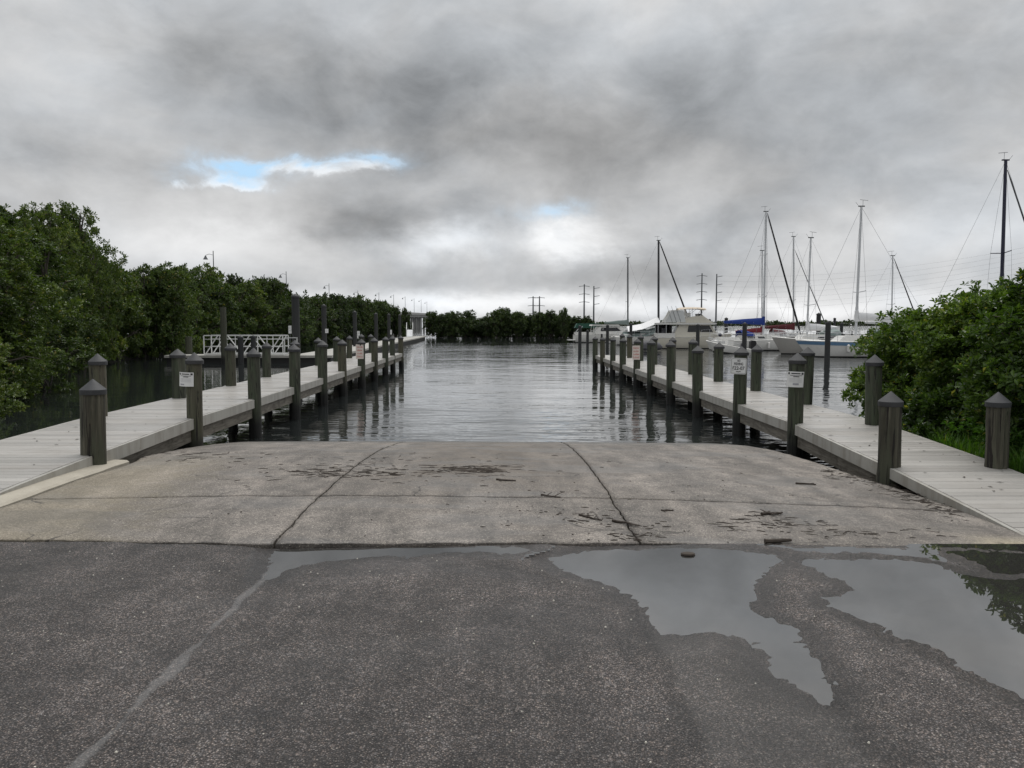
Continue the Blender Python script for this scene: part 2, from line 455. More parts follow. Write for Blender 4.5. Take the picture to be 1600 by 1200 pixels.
M = dict(pile=mat_pile(), pile_brown=mat_pile_brown(), deck=mat_deck(), fascia=mat_fascia(), stringer=mat_stringer(), cap=mat_cap(),
         asphalt=mat_asphalt(), concrete=mat_concrete(), water=mat_water(), puddle=mat_puddle(), bark=mat_bark(), bank=mat_bank(),
         mangrove=mat_leaf('mangrove_leaf', [(.017, .035, .008), (.052, .086, .018), (.098, .138, .029), (.155, .19, .044), (.21, .19, .055)]),
         mangrove_far=mat_leaf('mangrove_leaf_far', [(.014, .025, .008), (.030, .051, .013), (.056, .086, .021), (.088, .118, .030), (.09, .09, .03)]),
         shrub=mat_leaf('shrub_leaf', [(.015, .033, .007), (.043, .083, .014), (.090, .148, .025), (.17, .23, .040), (.27, .26, .06)], rough=.33, tr=.3),
         weed=mat_leaf('weed_leaf', [(.03, .075, .010), (.06, .14, .018), (.10, .20, .026), (.16, .26, .045), (.25, .25, .07)], rough=.5, tr=.35),
         white=simple('white_gelcoat', (.62, .61, .58), .3), cream=simple('cream_gelcoat', (.56, .53, .45), .32), greyhull=simple('grey_hull', (.34, .325, .30), .5),
         stripe=simple('blue_stripe', (.10, .19, .30), .35), bluecover=simple('blue_canvas', (.012, .04, .22), .8, scale=3), red=simple('red_canvas', (.15, .012, .018), .8, scale=3),
         maroon=simple('maroon_canvas', (.085, .010, .014), .8, scale=3), navy=simple('navy_paint', (.012, .013, .035), .4), black=simple('black_rubber', (.012, .012, .013), .6),
         glass=simple('dark_glass', (.012, .013, .015), .08), alu=simple('mast_alloy', (.58, .59, .60), .42, .2), darkmast=simple('dark_mast', (.035, .037, .04), .45),
         rope=simple('stay_wire', (.13, .13, .135), .6), white_paint=simple('white_paint', (.72, .72, .70), .4), paper=simple('sign_white', (.70, .70, .69), .45, var=.06),
         ink=simple('sign_ink', (.02, .02, .022), .5), redink=simple('sign_red', (.42, .045, .035), .5), pinkish=simple('sign_faded', (.62, .55, .50), .5), tarp=simple('tarp_white', (.70, .70, .70), .55),
         greytarp=simple('tarp_grey', (.16, .20, .19), .7), green=simple('green_canvas', (.012, .07, .045), .7), steel=simple('pole_steel', (.10, .105, .11), .5, .3),
         grass=None, stick=simple('driftwood', (.040, .030, .022), .85, var=.4, scale=30), bridge=simple('bridge_concrete', (.30, .30, .29), .8),
         mud=simple('foul_bottom', (.015, .015, .014), .7), tan=simple('tan_canvas', (.50, .42, .32), .7), greydinghy=simple('dinghy_cover', (.05, .05, .058), .7),
         kerb=None)
def mat_kerb():
    m = Mat('kerb_concrete'); p = geom('Position')
    n = noise(p, 5, 6, .65); f = noise(p, 60, 3)
    c = mix(n, (.25, .225, .18), (.48, .44, .36)); c = mix(ss(f, .62, .72) * .5, c, (.07, .06, .05))
    return m.set(col=c, rough=.75, normal=bump(n * .6 + f * .3, .5, .02))
M['kerb'] = mat_kerb()

# ------------------------------------------------------------------ ground
def ramp_curve(Y):
    d = np.maximum(np.asarray(Y, float) - 7.4, 0); d0 = 7.3
    return np.where(d < d0, .0103 * d * d, .0103 * d0 * d0 + .15 * (d - d0))
def ground_z(X, Y):
    X = np.asarray(X, float); Y = np.asarray(Y, float); Xc = np.clip(X, -6, 6)
    near = np.where(Xc > 0, -.010 * Xc, -.004 * Xc)
    far = (-.027 * Xc - .0043 * Xc * Xc) * (1 - .8 * sstep(9, 13, Y))
    return near + (far - near) * sstep(5.0, 6.9, Y) - ramp_curve(Y)
gz = lambda x, y: float(ground_z(x, y))
def joint_y(X): return np.interp(X, [-6, -3.9, -1.8, 0, 2, 4, 6], [5.95, 5.85, 5.76, 5.86, 5.97, 6.14, 6.3])
def joint2_y(X): return 7.47 + .06 * np.asarray(X)

# puddle outlines as the photograph shows them, laid on the ground
PUD = [
  ('thin puddle lying along the asphalt edge where the lane seam ends', -.016,
   [(414, 908), (422, 880), (433, 856), (520, 853), (640, 851), (760, 853), (835, 858), (800, 864), (700, 864), (640, 870), (560, 872), (500, 880), (460, 888), (432, 900)]),
  ('broad grey puddle with a long tail, in the middle of the three', -.034,
   [(852, 874), (900, 862), (960, 856), (1040, 857), (1100, 858), (1160, 862), (1205, 868), (1222, 880), (1190, 898), (1182, 925), (1170, 950), (1205, 970), (1243, 985), (1262, 1010), (1285, 1045), (1300, 1085), (1285, 1098),
    (1255, 1080), (1215, 1060), (1190, 1015), (1160, 998), (1110, 990), (1062, 990), (1035, 992), (1015, 968), (995, 938), (960, 918), (920, 905), (895, 893)]),
  ('wide puddle mirroring the mangrove shrub, cut off by the picture edge', -.034,
   [(1248, 878), (1330, 873), (1420, 876), (1462, 884), (1500, 898), (1560, 908), (1640, 905), (1760, 910), (1800, 1120), (1700, 1110), (1600, 1088), (1540, 1062), (1500, 1032), (1450, 1012), (1400, 1000), (1360, 975), (1300, 948), (1292, 938), (1325, 930), (1334, 916), (1290, 900)]),
  ('dark small puddle beside the slab corner, under the shrub mirror', -.034,
   [(1486, 862), (1530, 860), (1600, 866), (1700, 872), (1720, 892), (1640, 893), (1575, 897), (1545, 888), (1510, 872)]),
]
def poly_sd(px, py, poly):
    P = np.asarray(poly); Q = np.roll(P, -1, 0)
    d2 = np.full(px.shape, 1e9); ins = np.zeros(px.shape, bool)
    for (ax, ay), (bx, by) in zip(P, Q):
        ex, ey = bx - ax, by - ay; wx, wy = px - ax, py - ay
        t = np.clip((wx * ex + wy * ey) / (ex * ex + ey * ey + 1e-12), 0, 1)
        d2 = np.minimum(d2, (wx - t * ex) ** 2 + (wy - t * ey) ** 2)
        c = ((ay > py) != (by > py)) & (px < (bx - ax) * (py - ay) / (by - ay + 1e-12) + ax)
        ins ^= c
    d = np.sqrt(d2); return np.where(ins, -d, d)
pud_polys = [(lab, z, [tuple(at(x, y, z).xy) for x, y in pts]) for lab, z, pts in PUD]

def asphalt_sheet():
    xs = np.concatenate([np.linspace(-40, -6.2, 24), np.arange(-6, 6.6, .03), np.linspace(7, 40, 22)])
    ts = np.concatenate([np.linspace(-40, 1.8, 24), np.arange(1.9, 5.86, .03), [5.862]])
    X, T = np.meshgrid(xs, ts)
    Y = T.copy(); m = T > 1.8
    Y[m] = 1.9 + (T[m] - 1.9) / (5.862 - 1.9) * (joint_y(X[m]) - .012 - 1.9)
    last = T >= 5.861
    Y[last] += .012 * vnoise(X[last], Y[last] * 0, 9, 3)
    Z = ground_z(X, Y) - .006
    Z += .006 * vnoise(X, Y, 1.3, 1) + .0035 * vnoise(X, Y, 5, 2) * (T > 1.8)
    rag = .05 * vnoise(X, Y, 4.2, 5) + .03 * vnoise(X, Y, 12, 6) + .02 * vnoise(X, Y, 25, 8)
    SH = np.zeros_like(Z)
    SDS = np.array([poly_sd(X, Y, poly) for _, _, poly in pud_polys]); wz = np.exp(-np.clip(SDS, -.2, 3) / .03); wz /= wz.sum(0)
    sd = SDS.min(0) + rag * .8; z = (wz * np.array([q[1] for q in pud_polys])[:, None, None]).sum(0)
    w = 1 - sstep(0, .55, sd); SH = 1 - sstep(.0, .20, sd - .03)
    Z = Z + (z + .035 * np.clip(sd, -.5, .5) - Z) * w
    Z += .0012 * vnoise(X, Y, 28, 9)
    V = np.stack([X, Y, Z], -1).reshape(-1, 3)
    me = np_mesh('road', V, grid_faces(len(xs), len(ts)), M['asphalt'], True)
    at_ = me.attributes.new('shore', 'FLOAT', 'POINT'); at_.data.foreach_set('value', SH.astype(np.float32).ravel())
    o = link('road', me)
    o['kind'] = 'structure'
asphalt_sheet()
PA = np.concatenate([np.array(p) for _, _, p in pud_polys]); st = .04
PX, PY = np.arange(PA[:, 0].min() - .4, PA[:, 0].max() + .4, st), np.arange(PA[:, 1].min() - .4, 5.98, st)
GX, GY = np.meshgrid(PX, PY); PSD = np.array([poly_sd(GX, GY, p) for _, _, p in pud_polys]); PF = grid_faces(len(PX), len(PY))
PCUT = (GY - joint_y(GX)).ravel()[PF].max(1) < -.012; FSD = PSD.reshape(len(pud_polys), -1)[:, PF].mean(2); OWN = FSD.argmin(0)
for ip, (lab, z, poly) in enumerate(pud_polys):
    # a level sheet a little wider than the outline: the asphalt itself cuts the shore
    F = PF[PCUT & (OWN == ip) & (FSD[ip] < .30)]
    used, inv = np.unique(F, return_inverse=True)
    V = np.stack([GX.ravel()[used], GY.ravel()[used], np.full(len(used), z)], 1)
    me = np_mesh('puddle', V, inv.reshape(F.shape), None, True)
    o = link('puddle', me, None, M['puddle']); tag(o, lab, None, None, 'structure')

# ramp: six slabs with open joints
def u_to_x(u, Y): return u - .014 * Y
boat_ramp = empty('boat_ramp', (0, 0, 0)); boat_ramp['kind'] = 'structure'
def right_edge(Y): return np.interp(Y, [5.5, 6, 9, 11.3, 14.5, 18], [4.85, 4.75, 4.42, 4.12, 3.6, 3.2])
def slab(u0, u1, r0, r1, last):
    nx, ny = 60, (36 if not last else 170)
    A, B = np.meshgrid(np.linspace(0, 1, nx), np.linspace(0, 1, ny))
    def ybound(r, X):
        return joint_y(X) + .012 if r == 0 else joint2_y(X) if r == 1 else np.full_like(X, 18.)
    X = u0 + (u1 - u0) * A; Y = np.full_like(X, 7.)
    for _ in range(3):
        y0 = ybound(r0, X) + (.006 if r0 else 0); y1 = ybound(r1, X) - (.006 if r1 == 1 else 0)
        Y = y0 + (y1 - y0) * B
        ur = np.minimum(u1, 99) if u1 < 4 else right_edge(Y) + .014 * Y
        X = u_to_x(u0 + .008 * (u0 > -4) + (ur - .008 * (u1 < 4) - u0 - .008 * (u0 > -4)) * A, Y)
    if u0 < -4: X = X - .20 * sstep(9.2, 10.2, Y) * (1 - A)
    edge = np.minimum(np.minimum(A, 1 - A) * 2.8, np.minimum(B, 1 - B) * (1.6 if not last else 9))
    jit = .012 * vnoise(X, Y, 3, 4) + .009 * vnoise(X, Y, 18, 5)
    X = X + jit * (np.minimum(A, 1 - A) < .001); Y = Y + jit * (np.minimum(B, 1 - B) < .001)
    Z = ground_z(X, Y) + .004 * vnoise(X, Y, 1.1, 7) - .007 * np.exp(-np.maximum(edge, 0) / .02) * (1 + .8 * vnoise(X, Y, 9, 12))
    top = np.stack([X, Y, Z], -1).reshape(-1, 3)
    F = grid_faces(nx, ny)
    ring = np.concatenate([np.arange(nx), np.arange(1, ny) * nx + nx - 1, (ny - 1) * nx + np.arange(nx - 2, -1, -1), np.arange(ny - 2, 0, -1) * nx])
    low = top[ring] - [0, 0, .16]; n0 = len(top); k = len(ring)
    side = np.stack([ring, n0 + np.arange(k), n0 + (np.arange(k) + 1) % k, ring[(np.arange(k) + 1) % k]], 1)
    me = np_mesh('concrete_slab', np.concatenate([top, low]), np.concatenate([F, side]), M['concrete'], False)
    sm = np.ones(len(F) + k, bool); sm[len(F):] = False
    me.polygons.foreach_set('use_smooth', sm)
    link('concrete_slab', me, boat_ramp)
for u0, u1 in ((-4.42, -1.71), (-1.71, 1.07), (1.07, 9)):
    slab(u0, u1, 0, 1, False); slab(u0, u1, 1, 2, True)

def bank_sheet():
    xs = np.concatenate([np.linspace(-160, -30, 30), np.linspace(-28, -7, 40), np.linspace(-6.9, 6.9, 140), np.linspace(7, 30, 60), np.linspace(32, 160, 24)])
    ys = np.concatenate([np.linspace(-60, 4, 20), np.linspace(4.3, 22, 110), np.linspace(23, 60, 20)])
    X, Y = np.meshgrid(xs, ys)
    inr = (X > -4.75) & (X < 4.85)
    Zr = ground_z(X, Y) - .20 - .25 * sstep(11, 13, Y)
    Zr = np.where((X > -4.3) & (X < 2.9) & (Y > 5.5), ground_z(X, Y) - .035, Zr)
    Zl = -.10 - 1.6 * sstep(8.6, 12.0, Y) + .05 * vnoise(X, Y, .8, 3)
    Zl2 = -.15 - 1.5 * sstep(10.9, 14.5, Y + .8 * vnoise(X, Y, .5, 4)) + .05 * vnoise(X, Y, .9, 5)
    Zb = np.where(X < 0, Zl, Zl2 - .12 * sstep(6.5, 5.6, X))
    Z = np.where(inr, Zr, Zb)
    Z = np.where((Y < joint_y(X)) , np.minimum(Z, ground_z(X, Y) - .20), Z)
    V = np.stack([X, Y, Z], -1).reshape(-1, 3)
    o = link('ground', np_mesh('ground', V, grid_faces(len(xs), len(ys)), M['bank'], True)); o['kind'] = 'structure'
bank_sheet()
# water to the horizon
def water_sheet():
    xs = [-6000, -300, -60, 60, 300, 6000]; ys = [8.2, 30, 90, 300, 1500, 9000]
    X, Y = np.meshgrid(xs, ys); V = np.stack([X, Y, np.full_like(X, WATER_Z, dtype=float)], -1).reshape(-1, 3)
    o = link('water', np_mesh('water', V, grid_faces(len(xs), len(ys)), M['water'], True)); o['kind'] = 'structure'
water_sheet()
# pale concrete kerb strip beside the left approach
def kerb():
    n = 60; vs = []; fs = []
    for i in range(n):
        y = 5.9 + 3.55 * i / (n - 1)
        xl = -4.72 - .0228 * y; xr = float(u_to_x(-4.42, y)) - .02 + .02 * float(vnoise(y, 0, 3, 8)) - .06 * max(0, (y - 8.6)) / .8
        z = gz(-4.5, y) + .022
        vs += [(xl, y, z - .2), (xl, y, z + .012), (xr - .03, y, z), (xr, y, z - .02), (xr, y, z - .2)]
    for i in range(n - 1):
        for k in range(4): fs.append((i * 5 + k, i * 5 + k + 1, i * 5 + k + 6, i * 5 + k + 5))
    fs.append((4, 3, 2, 1, 0)); fs.append(tuple(range(5 * n - 5, 5 * n)))
    o = MB().add(vs, fs).build('kerb_strip', M['kerb']); o['kind'] = 'structure'
kerb()

# ------------------------------------------------------------------ docks
CAP_ME = {}
def cap_mesh(r):
    k = round(r, 3)
    if k not in CAP_ME:
        CAP_ME[k] = MB().lathe([(r * .98, -.055), (r * 1.10, -.055), (r * 1.12, -.008), (r * 1.11, .002), (r * .55, .064), (r * .08, .118), (.004, .123)], 24).mesh('pile_cap', M['cap'], .6)
    return CAP_ME[k]
PILE_ME = []
def pile_mesh(h, r, seed, mat, splits=0):
    """a driven round timber: slightly out of round, with drying splits"""
    q = random.Random(seed); n = 28; nz = 18; vs, fs = [], []
    ph = [q.uniform(0, 6.28) for _ in range(6)]
    cracks = [(q.uniform(0, 6.28), q.uniform(.05, .12), q.uniform(0, .5) * h, q.uniform(.6, 1.) * h) for _ in range(5 + splits)]
    for i in range(nz + 1):
        z = h * i / nz
        for k in range(n):
            a = 2 * math.pi * k / n
            rr = r * (1 + .03 * math.sin(2 * a + ph[0] + z * .5) + .018 * math.sin(3 * a + ph[1] - z) + .012 * math.sin(5 * a + ph[2]) + .04 * (1 - z / h))
            for ca, cw, z0, z1 in cracks:
                da = abs((a - ca + math.pi) % (2 * math.pi) - math.pi)
                if z0 < z < z1: rr -= r * .12 * max(0, 1 - da / (cw + .12))
            vs.append((rr * math.cos(a) + .012 * math.sin(z * .9 + ph[3]), rr * math.sin(a) + .012 * math.sin(z * .8 + ph[4]), z))
    for i in range(nz):
        for k in range(n): fs.append((i * n + k, i * n + (k + 1) % n, (i + 1) * n + (k + 1) % n, (i + 1) * n + k))
    fs += [tuple(range(n))[::-1], tuple(range(nz * n, (nz + 1) * n))]
    return MB().add(vs, fs, True).mesh('pile', mat, .9)
PILE_H = 4.2
PILES = [pile_mesh(PILE_H, .122, s, M['pile']) for s in range(4)]
PILES_B = [pile_mesh(1.45, .128, 50 + s, M['pile_brown'], 4) for s in range(3)]
def add_pile(parent, x, y, top, i, brown=False, scale=1.):
    me = PILES_B[i % 3] if brown else PILES[i % 4]; h = 1.45 if brown else PILE_H
    o = link('pile', me, parent); o.location = (x, y, top - .1 - h); o.scale = (scale, scale, 1)
    s2_ = rnd.uniform(.93, 1.07); o.scale = (scale * s2_, scale * s2_, 1)
    o.rotation_euler = (R(rnd.uniform(-1., 1.)), R(rnd.uniform(-1., 1.)), 0) if not brown else (0, R(rnd.uniform(-1, 1)), rnd.uniform(0, 6))
    c = link('pile_cap', cap_mesh(.127), o); c.location = (0, 0, h)
    c.rotation_euler = (0, 0, rnd.uniform(0, 6))
    return o
DOCK = {}
def dock(side):
    if side < 0:
        lab = 'pale boarded boat ramp dock alongside the mangrove channel, with white gangway beyond it'
        a, b, e0, eo, Y0, dY = -4.65, -.0228, -4.65, -6.30, 9.05, 3.06
        out = [(-6.2, k) for k in range(1, 11)]
        zd = lambda y: np.interp(y, [6.0, 7.4, 9.1, 11.95, 60], [.015, .10, .155, .215, .215])
        ystart = 6.2
    else:
        lab = 'pale boarded boat ramp dock on the marina side, running past the glossy shrub'
        a, b, e0, eo, Y0, dY = 4.62, -.0081, 4.62, 5.98, 9.40, 3.08
        out = [(5.87, k) for k in range(0, 11)]
        zd = lambda y: np.interp(y, [6.6, 7.06, 9.3, 12.57, 60], [-.225, -.19, -.05, .084, .084])
        ystart = 6.75
    root = empty('dock', (a + b * 9, 9, 0), 0, lab, 'dock')
    off = Vector((a + b * 9, 9, 0))
    yend = Y0 + dY * 10 + .35
    zd_ = lambda y: float(zd(y))
    w = .138; gap = .009; n = int((yend - ystart) / (w + gap))
    w0, w1 = min(e0, eo), max(e0, eo)
    # one board, shared: a bevelled plank lying across the dock
    L = (w1 - w0)
    prof = [(-w / 2, -.03), (w / 2, -.03), (w / 2, -.004), (w / 2 - .005, 0), (-w / 2 + .005, 0), (-w / 2, -.004)]
    bme = MB().prism(prof, 0, L, 'x').mesh('board', M['deck'])
    for i in range(n):
        y = ystart + (i + .5) * (w + gap)
        z0, z1 = zd_(y - w / 2), zd_(y + w / 2)
        o = link('board', bme, root)
        o.location = Vector((w0 + b * y + rnd.uniform(-.004, .004), y, (z0 + z1) / 2 + rnd.uniform(-.0015, .0015))) - off
        o.rotation_euler = (math.atan2(z1 - z0, w), 0, math.atan(-b) * 0)
    sgn = 1 if side < 0 else -1        # ramp side is +x for the left dock
    ys = [Y0 + dY * k for k in range(11)]
    def strip(name, x, y0, y1, t, top, bot, mat):
        nseg = 4; vs = []; fs = []
        for i in range(nseg + 1):
            y = y0 + (y1 - y0) * i / nseg; z = zd_(y); xx = x + b * y
            for dx_, dz_ in ((-t / 2, top), (t / 2, top), (t / 2, bot), (-t / 2, bot)): vs.append((xx + dx_ - off.x, y - off.y, z + dz_))
        for i in range(nseg):
            for k in range(4): fs.append((i * 4 + k, i * 4 + (k + 1) % 4, i * 4 + 4 + (k + 1) % 4, i * 4 + 4 + k))
        fs += [(3, 2, 1, 0), tuple(range(nseg * 4, nseg * 4 + 4))]
        MB().add(vs, fs).build(name, mat, root)
    edges = [ystart] + ys
    for i in range(len(edges) - 1):
        y0 = edges[i] + (.125 if i else 0); y1 = edges[i + 1] - .125
        strip('fascia_board', e0 + sgn * .025, y0, y1, .045, -.004, -.165 if i else -.13, M['fascia'])
        if i: strip('stringer', e0 - sgn * .03, y0, y1, .06, -.168, -.36, M['stringer'])
        if i: strip('fascia_board', eo - sgn * .025, y0, y1, .045, -.004, -.165, M['fascia'])
        if i: strip('stringer', eo + sgn * .04, y0, y1, .06, -.168, -.36, M['stringer'])
    for k, y in enumerate(ys):
        if k == 0: continue
        z = zd_(y)
        strip_y = MB().box(w0 + b * y - off.x + .08, w1 + b * y - off.x - .08, y + .13 - off.y, y + .20 - off.y, z - .36, z - .05)
        strip_y.build('cross_beam', M['stringer'], root)
    # end fascia
    MB().box(w0 + b * yend - off.x, w1 + b * yend - off.x, yend - off.y - .03, yend - off.y + .02, zd_(yend) - .165, zd_(yend) - .004).build('fascia_board', M['fascia'], root)
    tops = {-1: [1.0, 1.2, 1.18, 1.18, 1.2, 1.17, 1.13, 1.13, 1.12, 1.1, 1.08], 1: [.83, 1.18, 1.2, 1.13, 1.19, 1.17, 1.14, 1.12, 1.09, 1.06, 1.03]}[side]
    for k, y in enumerate(ys):
        o = add_pile(root, a + b * y - off.x, y - off.y, tops[k], k + (7 if side > 0 else 0), k == 0, 1.0)
        DOCK[(side, k)] = (a + b * y, y)
        if k == 0: o['label'] = 'short brown weathered split pile at the landward end'
    for x, k in out:
        yy = ys[k] + (.2 if side < 0 else -.1)
        o = add_pile(root, x + b * yy - off.x, yy - off.y, .83 if k == 0 else rnd.uniform(1.13, 1.2), k * 3 + 1, k == 0, 1.0)
    return root
dock(-1); dock(1)

# ------------------------------------------------------------------ signs
def text_mesh(s, size, mat, width=None):
    cu = bpy.data.curves.new('lettering', 'FONT'); cu.body = s; cu.size = size; cu.align_x = 'CENTER'; cu.align_y = 'CENTER'; cu.extrude = .0008; cu.offset = size * .02
    o = bpy.data.objects.new('lettering', cu); COL.objects.link(o)
    bpy.context.view_layer.update()
    me = bpy.data.meshes.new_from_object(o.evaluated_get(bpy.context.evaluated_depsgraph_get()))
    bpy.data.objects.remove(o); bpy.data.curves.remove(cu)
    me.materials.clear(); me.materials.append(mat)
    if width:
        co = np.zeros(len(me.vertices) * 3, np.float32); me.vertices.foreach_get('co', co); co = co.reshape(-1, 3)
        co[:, 0] *= width / max(1e-6, np.ptp(co[:, 0])); me.vertices.foreach_set('co', co.ravel()); me.update()
    return me
def plate(w, h, r, t=.004):
    pts = []
    for cx, cz, a0 in ((w / 2 - r, h / 2 - r, 0), (-w / 2 + r, h / 2 - r, 90), (-w / 2 + r, -h / 2 + r, 180), (w / 2 - r, -h / 2 + r, 270)):
        for k in range(5):
            a = R(a0 + 22.5 * k); pts.append((cx + r * math.cos(a), cz + r * math.sin(a)))
    return MB().prism(pts, 0, t, 'y')
def put_text(root, s, z, size, mat, width, x=0.):
    o = link('lettering', text_mesh(s, size, mat, width), root); o.location = (x, -.0015, z); o.rotation_euler = (math.pi / 2, 0, 0); return o
def sign_root(name, px, py, Y, rz, label, cat='sign', group=None):
    p = atY(px, py, Y); return empty(name, p, rz, label, cat, group)
def bars(root, rows, mat, name='print_line'):
    m = MB()
    for x0, x1, z, h in rows: m.box(x0, x1, -.0016, -.0004, z - h / 2, z + h / 2)
    m.build(name, mat, root)
# NO FISHING
xk, yk = DOCK[(1, 2)]
s = sign_root('no_fishing_sign', 1154, 572, yk - .172, R(-4), 'metal NO FISHING sign screwed to a marina side dock pile')
s.rotation_euler = (0, R(2), R(-3))
plate(.31, .315, .03).build('plate', M['paper'], s)
fr = MB()
for x0, x1, z0, z1 in ((-.143, .143, .138, .143), (-.143, .143, -.143, -.138), (-.143, -.138, -.138, .138), (.138, .143, -.138, .138)): fr.box(x0, x1, -.0016, -.0002, z0, z1)
fr.build('border', M['ink'], s)
put_text(s, 'NO', .102, .06, M['ink'], .055); put_text(s, 'FISHING', .040, .072, M['ink'], .175); put_text(s, '§22-07', -.044, .092, M['ink'], .235)
bars(s, [(-.045, -.015, -.108, .014), (-.012, .012, -.112, .016), (.016, .045, -.105, .014)], M['ink'])
# white notices
def notice(px, py, Y, w, h, label, logo):
    s = sign_root('paper_notice', px, py, Y, 0, label)
    s.rotation_euler = (R(1), R(2.5), 0)
    n = 9; vs = []; fs = []
    for i in range(n):       # the sheet wraps a little round the pile
        a = (i / (n - 1) - .5); x = a * w; y = .035 * (abs(a) * 2) ** 2
        vs += [(x, y, -h / 2), (x, y, h / 2), (x, y + .004, -h / 2), (x, y + .004, h / 2)]
    for i in range(n - 1):
        q = i * 4; fs += [(q, q + 4, q + 5, q + 1), (q + 2, q + 3, q + 7, q + 6), (q, q + 2, q + 6, q + 4), (q + 1, q + 5, q + 7, q + 3)]
    fs += [(0, 1, 3, 2), (q + 4, q + 6, q + 7, q + 5)]
    MB().add(vs, fs, False).build('sheet', M['paper'], s)
    m = MB()
    def bar(x0, x1, z, hh):
        k = 5
        for i in range(k):
            xa, xb = x0 + (x1 - x0) * i / k, x0 + (x1 - x0) * (i + 1) / k
            f = lambda x: .035 * (abs(x / w) * 2) ** 2 - .0022
            m.add([(xa, f(xa), z - hh / 2), (xb, f(xb), z - hh / 2), (xb, f(xb), z + hh / 2), (xa, f(xa), z + hh / 2)], [(0, 1, 2, 3)])
    bar(-w * .46, -w * .38, h * .38, h * .13); bar(-w * .30, w * .24, h * .38, h * .07); bar(-w * .36, w * .36, h * .25, h * .03); bar(-w * .18, w * .18, h * .18, h * .05)
    bar(w * .32, w * .45, h * .38, h * .13)
    m.build('print_line', M['ink'], s)
    m = MB()
    for z in (.05, -.03, -.10, -.17): bar(-w * .38, w * .36, h * z, h * .014)
    bar(-w * .40, -w * .1, h * -.36, h * .09) if logo else bar(-w * .18, w * .18, h * -.30, h * .12)
    m.build('print_line', simple('notice_grey', (.33, .33, .36), .6), s)
notice(290, 593, DOCK[(-1, 1)][1] - .155, .215, .215, "white paper notice stapled to a dock pile on the mangrove channel side", True)
notice(1244, 593, DOCK[(1, 1)][1] - .155, .262, .245, "white paper notice stapled to a dock pile between fishing sign and shrub", False)
def ramp_sign(px, py, Y, label):
    s = sign_root('dock_sign', px, py, Y, 0, label)
    plate(.27, .50, .01).build('plate', M['pinkish'], s)
    m = MB(); q = random.Random(int(px))
    for z in (.165, .055, -.055, -.165):      # four short red words, weathered past reading
        x = -.09
        while x < .085:
            wd = q.uniform(.018, .034); hh = q.choice((.045, .03, .06))
            m.box(x, x + wd * .35, -.0016, -.0003, z - .025, z - .025 + hh); m.box(x, x + wd * .8, -.002, -.0004, z - .028, z - .016)
            if q.random() < .6: m.box(x + wd * .6, x + wd * .85, -.0018, -.0003, z - .025, z + .01)
            x += wd + .008
    m.build('lettering', M['redink'], s)
ramp_sign(562, 549.5, DOCK[(-1, 6)][1] - .15, 'tall faded sign with four red words on a pile of the mangrove side dock')
ramp_sign(994, 551, DOCK[(1, 6)][1] - .15, 'tall faded sign with four red words on a pile of the marina side dock')

# ------------------------------------------------------------------ foliage
def unit(v): return v / np.maximum(np.linalg.norm(v, axis=-1, keepdims=True), 1e-9)
def leaves(tips, axes, k, ln, wd, g, six=False, spread=(30, 85), droop=.15, jit=.35):
    """k leaves round every twig tip"""
    n = len(tips)
    P = np.repeat(tips, k, 0); A = np.repeat(axes, k, 0)
    ref = np.where(np.abs(A[:, 2:3]) < .9, np.array([[0, 0, 1.]]), np.array([[1., 0, 0]]))
    r1 = unit(np.cross(A, ref)); r2 = np.cross(A, r1)
    phi = np.tile(np.arange(k) * 2.4, n) + np.repeat(g.uniform(0, 6.28, n), k) + g.normal(0, .25, n * k)
    th = np.radians(g.uniform(*spread, n * k))
    D = unit(A * np.cos(th)[:, None] + (r1 * np.cos(phi)[:, None] + r2 * np.sin(phi)[:, None]) * np.sin(th)[:, None] + g.normal(0, .12, (n * k, 3)))
    Sd = unit(np.cross(D, A + g.normal(0, jit, (n * k, 3)))); N = np.cross(Sd, D)
    L = (ln * g.uniform(.65, 1.15, n * k))[:, None]; Wd = (wd * g.uniform(.75, 1.1, n * k))[:, None]
    B = P + D * L * .12 - A * (g.uniform(0, .6, n * k)[:, None] * ln)
    if six:
        vs = [B, B + D * L * .38 + Sd * Wd * .36 + N * L * .05, B + D * L * .72 + Sd * Wd * .5 + N * L * .05, B + D * L - N * L * droop,
              B + D * L * .72 - Sd * Wd * .5 + N * L * .05, B + D * L * .38 - Sd * Wd * .36 + N * L * .05]
        V = np.stack(vs, 1).reshape(-1, 3); i = np.arange(n * k)[:, None] * 6
        F = np.concatenate([i + [0, 3, 2, 1], i + [0, 5, 4, 3]])
    else:
        vs = [B, B + D * L * .6 + Sd * Wd * .5 + N * L * .06, B + D * L - N * L * droop, B + D * L * .6 - Sd * Wd * .5 + N * L * .06]
        V = np.stack(vs, 1).reshape(-1, 3); i = np.arange(n * k)[:, None] * 4
        F = np.concatenate([i + [0, 2, 1], i + [0, 3, 2]])
    return V, F
